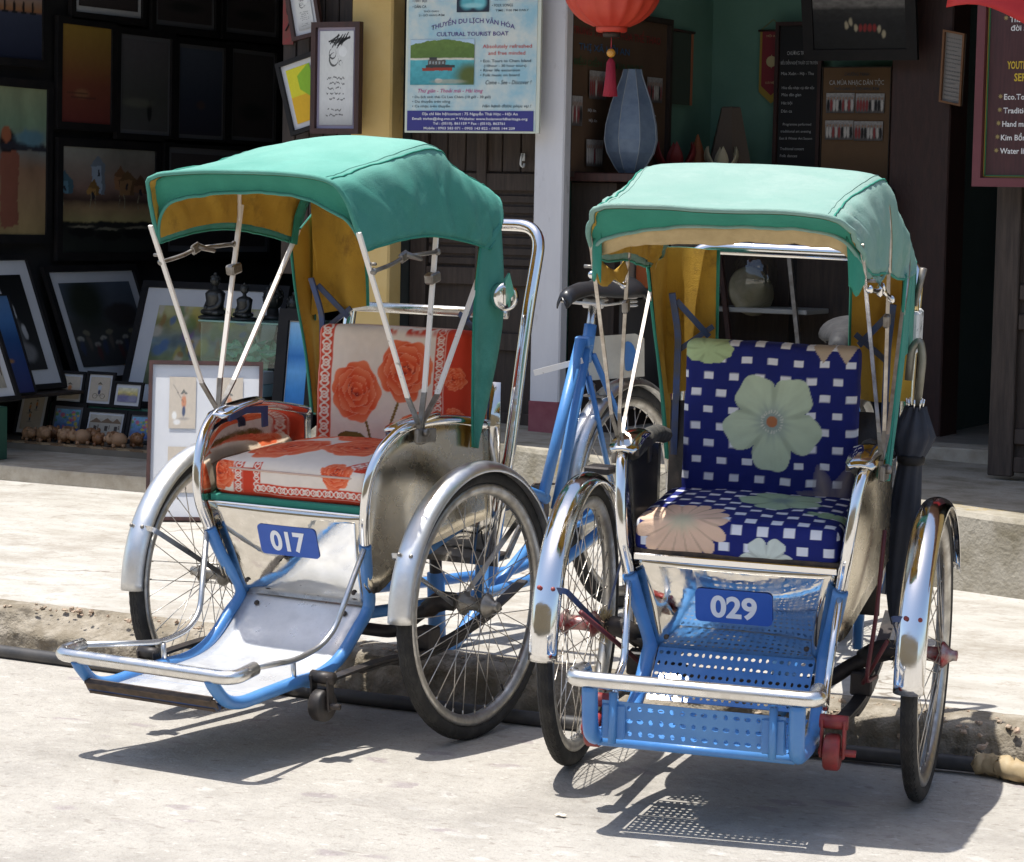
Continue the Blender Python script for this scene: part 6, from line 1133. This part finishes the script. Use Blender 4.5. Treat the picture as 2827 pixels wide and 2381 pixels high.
tag(MB().lathe([(.10,0),(.13,.05),(.14,.16),(.13,.25),(.125,.29),(.11,.29),(.115,.16),(.09,.02)], (-4.40,9.65,.41), n=20).build('plastic_bucket', mat('magenta_plastic', (.22,.03,.08), .4, 0, col2=(.3,.06,.12), vs=20)), 'dark pink plastic bucket behind the saddle stays', 'bucket')
cp = thing('cupboard', 'tall dark wooden cupboard behind the hood of cyclo 029', 'cupboard', (-4.3,10.5,.4)); MB().box((0,0,.5), (.74,.42,1.0), None, .004).build('carcass', BLACKW, cp)
for k in range(2): MB().box((-.19+.38*k,-.216,.5), (.35,.012,.92), None, .003).build('door', DKWOOD, cp)
# racks and hat seen through the hood of 029
rk = thing('display_rack', 'dark leaning display rack with a shelf behind cyclo 029', 'rack', (-4.3,10.1,.4)); RK = np.array(rk.location)
MB().tube(np.array([(-4.53,10.0,1.25),(-4.38,9.95,.42)])-RK, .014, 4, smooth=False).build('leg', REDWOOD, rk); MB().tube(np.array([(-4.22,10.0,1.25),(-4.08,9.95,.42)])-RK, .012, 4, smooth=False).build('leg', GREYM, rk); MB().box(np.array((-4.33,10.12,.895))-RK, (.42,.24,.02), None, .003).build('shelf', mat('pale_shelf'), rk)
ht = thing('conical_hat', 'conical straw hat wrapped in clear plastic on the rack', 'hat', (-4.40,10.08,.94)); MB().lathe([(.105,0),(.10,.006),(.05,.06),(.004,.115)], (0,0,.03), (.75,-.6,.25), 24).build('straw', mat('straw_hat', (.30,.27,.19), .6, 0, col2=(.2,.18,.1), vs=14), ht)
q = MB().ball((0,0,0), 1, 20, 14); v = np.array(q.V)*np.array((.10,.08,.125)); v += .012*(RNG.random(v.shape)-.5); MB().add(v+np.array((.03,-.04,.09)), q.F, True).build('plastic_wrap', glassmat('clear_plastic', (.95,.95,.92), .08), ht)
# right: sign, door, red cloth
sg = thing('tour_sign', 'brown wooden tour list sign with yellow and white lettering', 'sign', (-2.868,8.95,1.40)); SG = np.array(sg.location); SO = A3(-3.075,8.95,1.405)-SG
SIGNW = mat('sign_brown_grain', (.045,.014,.016), .4, 0, col2=(.075,.022,.024), vs=6, stretch=(18,18,1.2)); FRM = mat('sign_maroon_frame', (.15,.035,.045), .45, 0, col2=(.12,.03,.035), vs=5)
panel('panel', SO, (.9,0,0), (0,0,.9), SIGNW, sg, .015)
bw = .03; f = MB()
for poly in ([(0,0),(.9,0),(.9-bw,bw),(bw,bw)],[(0,.9),(0,0),(bw,bw),(bw,.9-bw)],[(.9,.9),(0,.9),(bw,.9-bw),(.9-bw,.9-bw)],[(.9,0),(.9,.9),(.9-bw,.9-bw),(.9-bw,bw)]): f.prism(poly, SO, (1,0,0), (0,0,1), (0,-1,0), .025)
f.build('frame', FRM, sg)
for i_, mm_ in ((.003,GOLD),(.007,mat('green_line', (.03,.2,.08), .5))):
    g_ = MB(); a0 = bw+i_
    g_.box(SO+A3(a0+.0015,-.002,.45), (.003,.003,.9-2*a0)); g_.box(SO+A3(.45,-.002,a0+.0015), (.9-2*a0,.003,.003)); g_.build('lining_strip', mm_, sg)
kS = .409/820.       # metres per unit of measured lettering
def sp_(x, y): return SO+A3((x-1660)*kS*1., -.001, (1305-y)*kS*.98)
YEL = mat('sign_yellow', (.60,.42,.03), .5)
for (s_, x, yb, h_, m_, w_) in (('Thuong nguon',1880,148,38,INKW,300),('đời sống',1890,208,36,INKW,195),('YOUTH CULTURE',1872,475,52,YEL,330),('SERVICES',1925,560,52,YEL,230),('Eco.Tours',1858,690,38,INKW,215),('Traditional art',1856,786,38,INKW,310),('Hand made goods',1852,880,38,INKW,350),('Kim Bồng village',1845,976,38,INKW,340),('Water life tours',1842,1070,38,INKW,330)):
    text(s_, sp_(x,yb), (1,0,0), (0,0,1), h_*kS, m_, sg, width=w_*kS, bold=.022 if m_ is YEL else .014)
st = [(math.cos(2*math.pi*k/16)*(1 if k % 2 == 0 else .45)*.0095, math.sin(2*math.pi*k/16)*(1 if k % 2 == 0 else .45)*.0095) for k in range(16)]
for (x, y) in ((1852,118),(1832,668),(1830,762),(1824,856),(1820,952),(1815,1048)): MB().prism(st, sp_(x,y), (1,0,0), (0,0,1), (0,-1,0), .001).build('star_bullet', mat('dull_gold', (.33,.25,.09), .5), sg)
dR = thing('shop_door', 'weathered brown folding door at the right edge', 'door', (-2.7,9.1,.37)); D2 = np.array(dR.location)
def b2(name, m, x0, x1, z0, z1, y, t): return MB().box(np.array(((x0+x1)/2,y,(z0+z1)/2))-D2, (x1-x0,t,z1-z0), None, .004).build(name, m, dR)
b2('panel',DKWOOD,-3.02,-2.3,.40,2.5,9.115,.012); b2('stile',DOORWOOD,-3.035,-2.945,.385,2.5,9.10,.034); b2('stile',DOORWOOD,-2.62,-2.54,.385,2.5,9.10,.034)
for z in (.40,.50,.905,1.01,1.6): b2('rail',DOORWOOD,-2.944,-2.3,z,z+.055,9.102,.026)
for (z0, z1) in ((.565,.895),(1.075,1.59)): b2('raised_panel',DOORWOOD,-2.90,-2.66,z0+.03,z1-.03,9.106,.018)
CLO = mat('bright_red_cloth', (.62,.03,.025), .6, 0, col2=(.5,.02,.02), vs=4); rc = thing('red_cloth', 'bright red cloth hanging into the top right corner', 'cloth', (-2.75,8.4,2.0)); 
G_ = [[(-.215+.75*u, -.03*math.sin(u*9)-.10*v, .20-v*(.225+.16*u-.03*math.sin(u*9))) for u in np.linspace(0,1,20)] for v in np.linspace(0,1,12)]; MB().grid(G_).build('drape', CLO, rc, None, .003)
# umbrella hung on cyclo 029
um = thing('folded_umbrella', 'folded black umbrella with metal hook handle hung on cyclo 029', 'umbrella'); T, M = POSE['B']; um.matrix_world = Matrix([[*M[i], T[i]] for i in range(3)]+[[0,0,0,1]])
UB = mat('black_umbrella_cloth', (.012,.016,.028), .7, 0, col2=(.022,.027,.042), vs=12)
ux, uy = .322, .25
MB().tube(fillet([(ux-.018,uy,.585),(ux-.014,uy,.66),(ux+.004,uy,.682),(ux+.013,uy,.64),(ux+.005,uy,.525)], .03), .0095, 10).build('handle', mat('worn_metal_handle', (.26,.25,.21), .5, .6, col2=(.2,.19,.15), vs=20), um)
V = []; n = 40; prof = [(.020,.525,1.),(.022,.515,.9),(.036,.485,.55),(.049,.455,.35),(.042,.43,.3),(.028,.395,.15),(.030,.36,.2),(.036,.28,.25),(.034,.18,.25),(.026,.09,.2),(.014,.03,.1),(.004,.0,0)]
for i, (r_, z_, pl__) in enumerate(prof):
    for j in range(n): a = 2*math.pi*j/n; k = 1+.32*pl__*math.sin(8*a+i*.5); V.append((ux+.002-.03*(.52-z_)/.52+r_*k*math.cos(a), uy+r_*k*math.sin(a)*.8, z_))
F = [(i*n+j, i*n+(j+1) % n, (i+1)*n+(j+1) % n, (i+1)*n+j) for i in range(len(prof)-1) for j in range(n)]
MB().add(V, F, True).build('cloth', UB, um)
MB().lathe([(.031,.388),(.033,.394),(.033,.404),(.031,.41)], (ux-.004,uy,0), n=20).build('strap', BLACKFR, um)
for j in range(8): a = 2*math.pi*j/8; MB().tube([(ux+.016*math.cos(a),uy+.014*math.sin(a),.515),(ux+.021*math.cos(a),uy+.018*math.sin(a),.542)], .0028, 6).build('rib_tip', CHROME, um)
# cable along the gutter
CAB = mat('black_cable', (.03,.03,.032), .5, 0, col2=(.07,.065,.06), vs=12)
cb = catmull([(-9,5.93,.018),(-7,5.915,.018),(-5.2,5.905,.018),(-4.87,5.90,.018),(-4.2,5.885,.018),(-3.63,5.885,.018),(-3.1,5.90,.018),(-2.63,5.925,.019),(-2.3,5.95,.021),(-2.09,5.975,.022),(-1.96,5.982,.023)], 6)
tag(MB().tube(cb, .019, 12).build('cable', CAB), 'thick black cable lying along the gutter by the kerb', 'cable')
q = [(-2.00,5.985,.024),(-1.94,5.98,.026),(-1.9,5.96,.024),(-1.78,5.94,.02)]; c = catmull(q,8); t = MB().tube(c, [.023+.006*random.random() for _ in c], 12, smooth=True); v = np.array(t.V); v += .0028*RNG.standard_normal(v.shape); v[:,2] = np.maximum(v[:,2], .002); t.V = [tuple(x) for x in v]
tag(t.build('cable_wrapping', mat('crumpled_tan_wrap', (.42,.33,.2), .7, 0, col2=(.33,.24,.12), vs=20)), 'crumpled tan wrapping round the end of the cable', 'wrapping')
for k, (x, y, s_, c_, lab) in enumerate(((-2.98,5.93,.02,(.5,.36,.02),'small yellow scrap beside the cable under cyclo 017'),(-2.62,5.05,.012,(.6,.55,.45),'tiny pale paper scrap on the road at bottom left'))):
    p = MB(); G_ = [[(s_*(u-.5)*2+.002*random.random(), s_*(w-.5)*1.2, .004+.010*random.random()*(.5 if 0 < u < 1 else .2)) for u in np.linspace(0,1,5)] for w in np.linspace(0,1,4)]; o = p.grid(G_, False).build('paper_scrap', mat('scrap_%d' % k, c_, .8), None, None, .0006); o.location = (x,y,float(road_z(np.array(x),np.array(y)))); tag(o, lab, 'scrap')
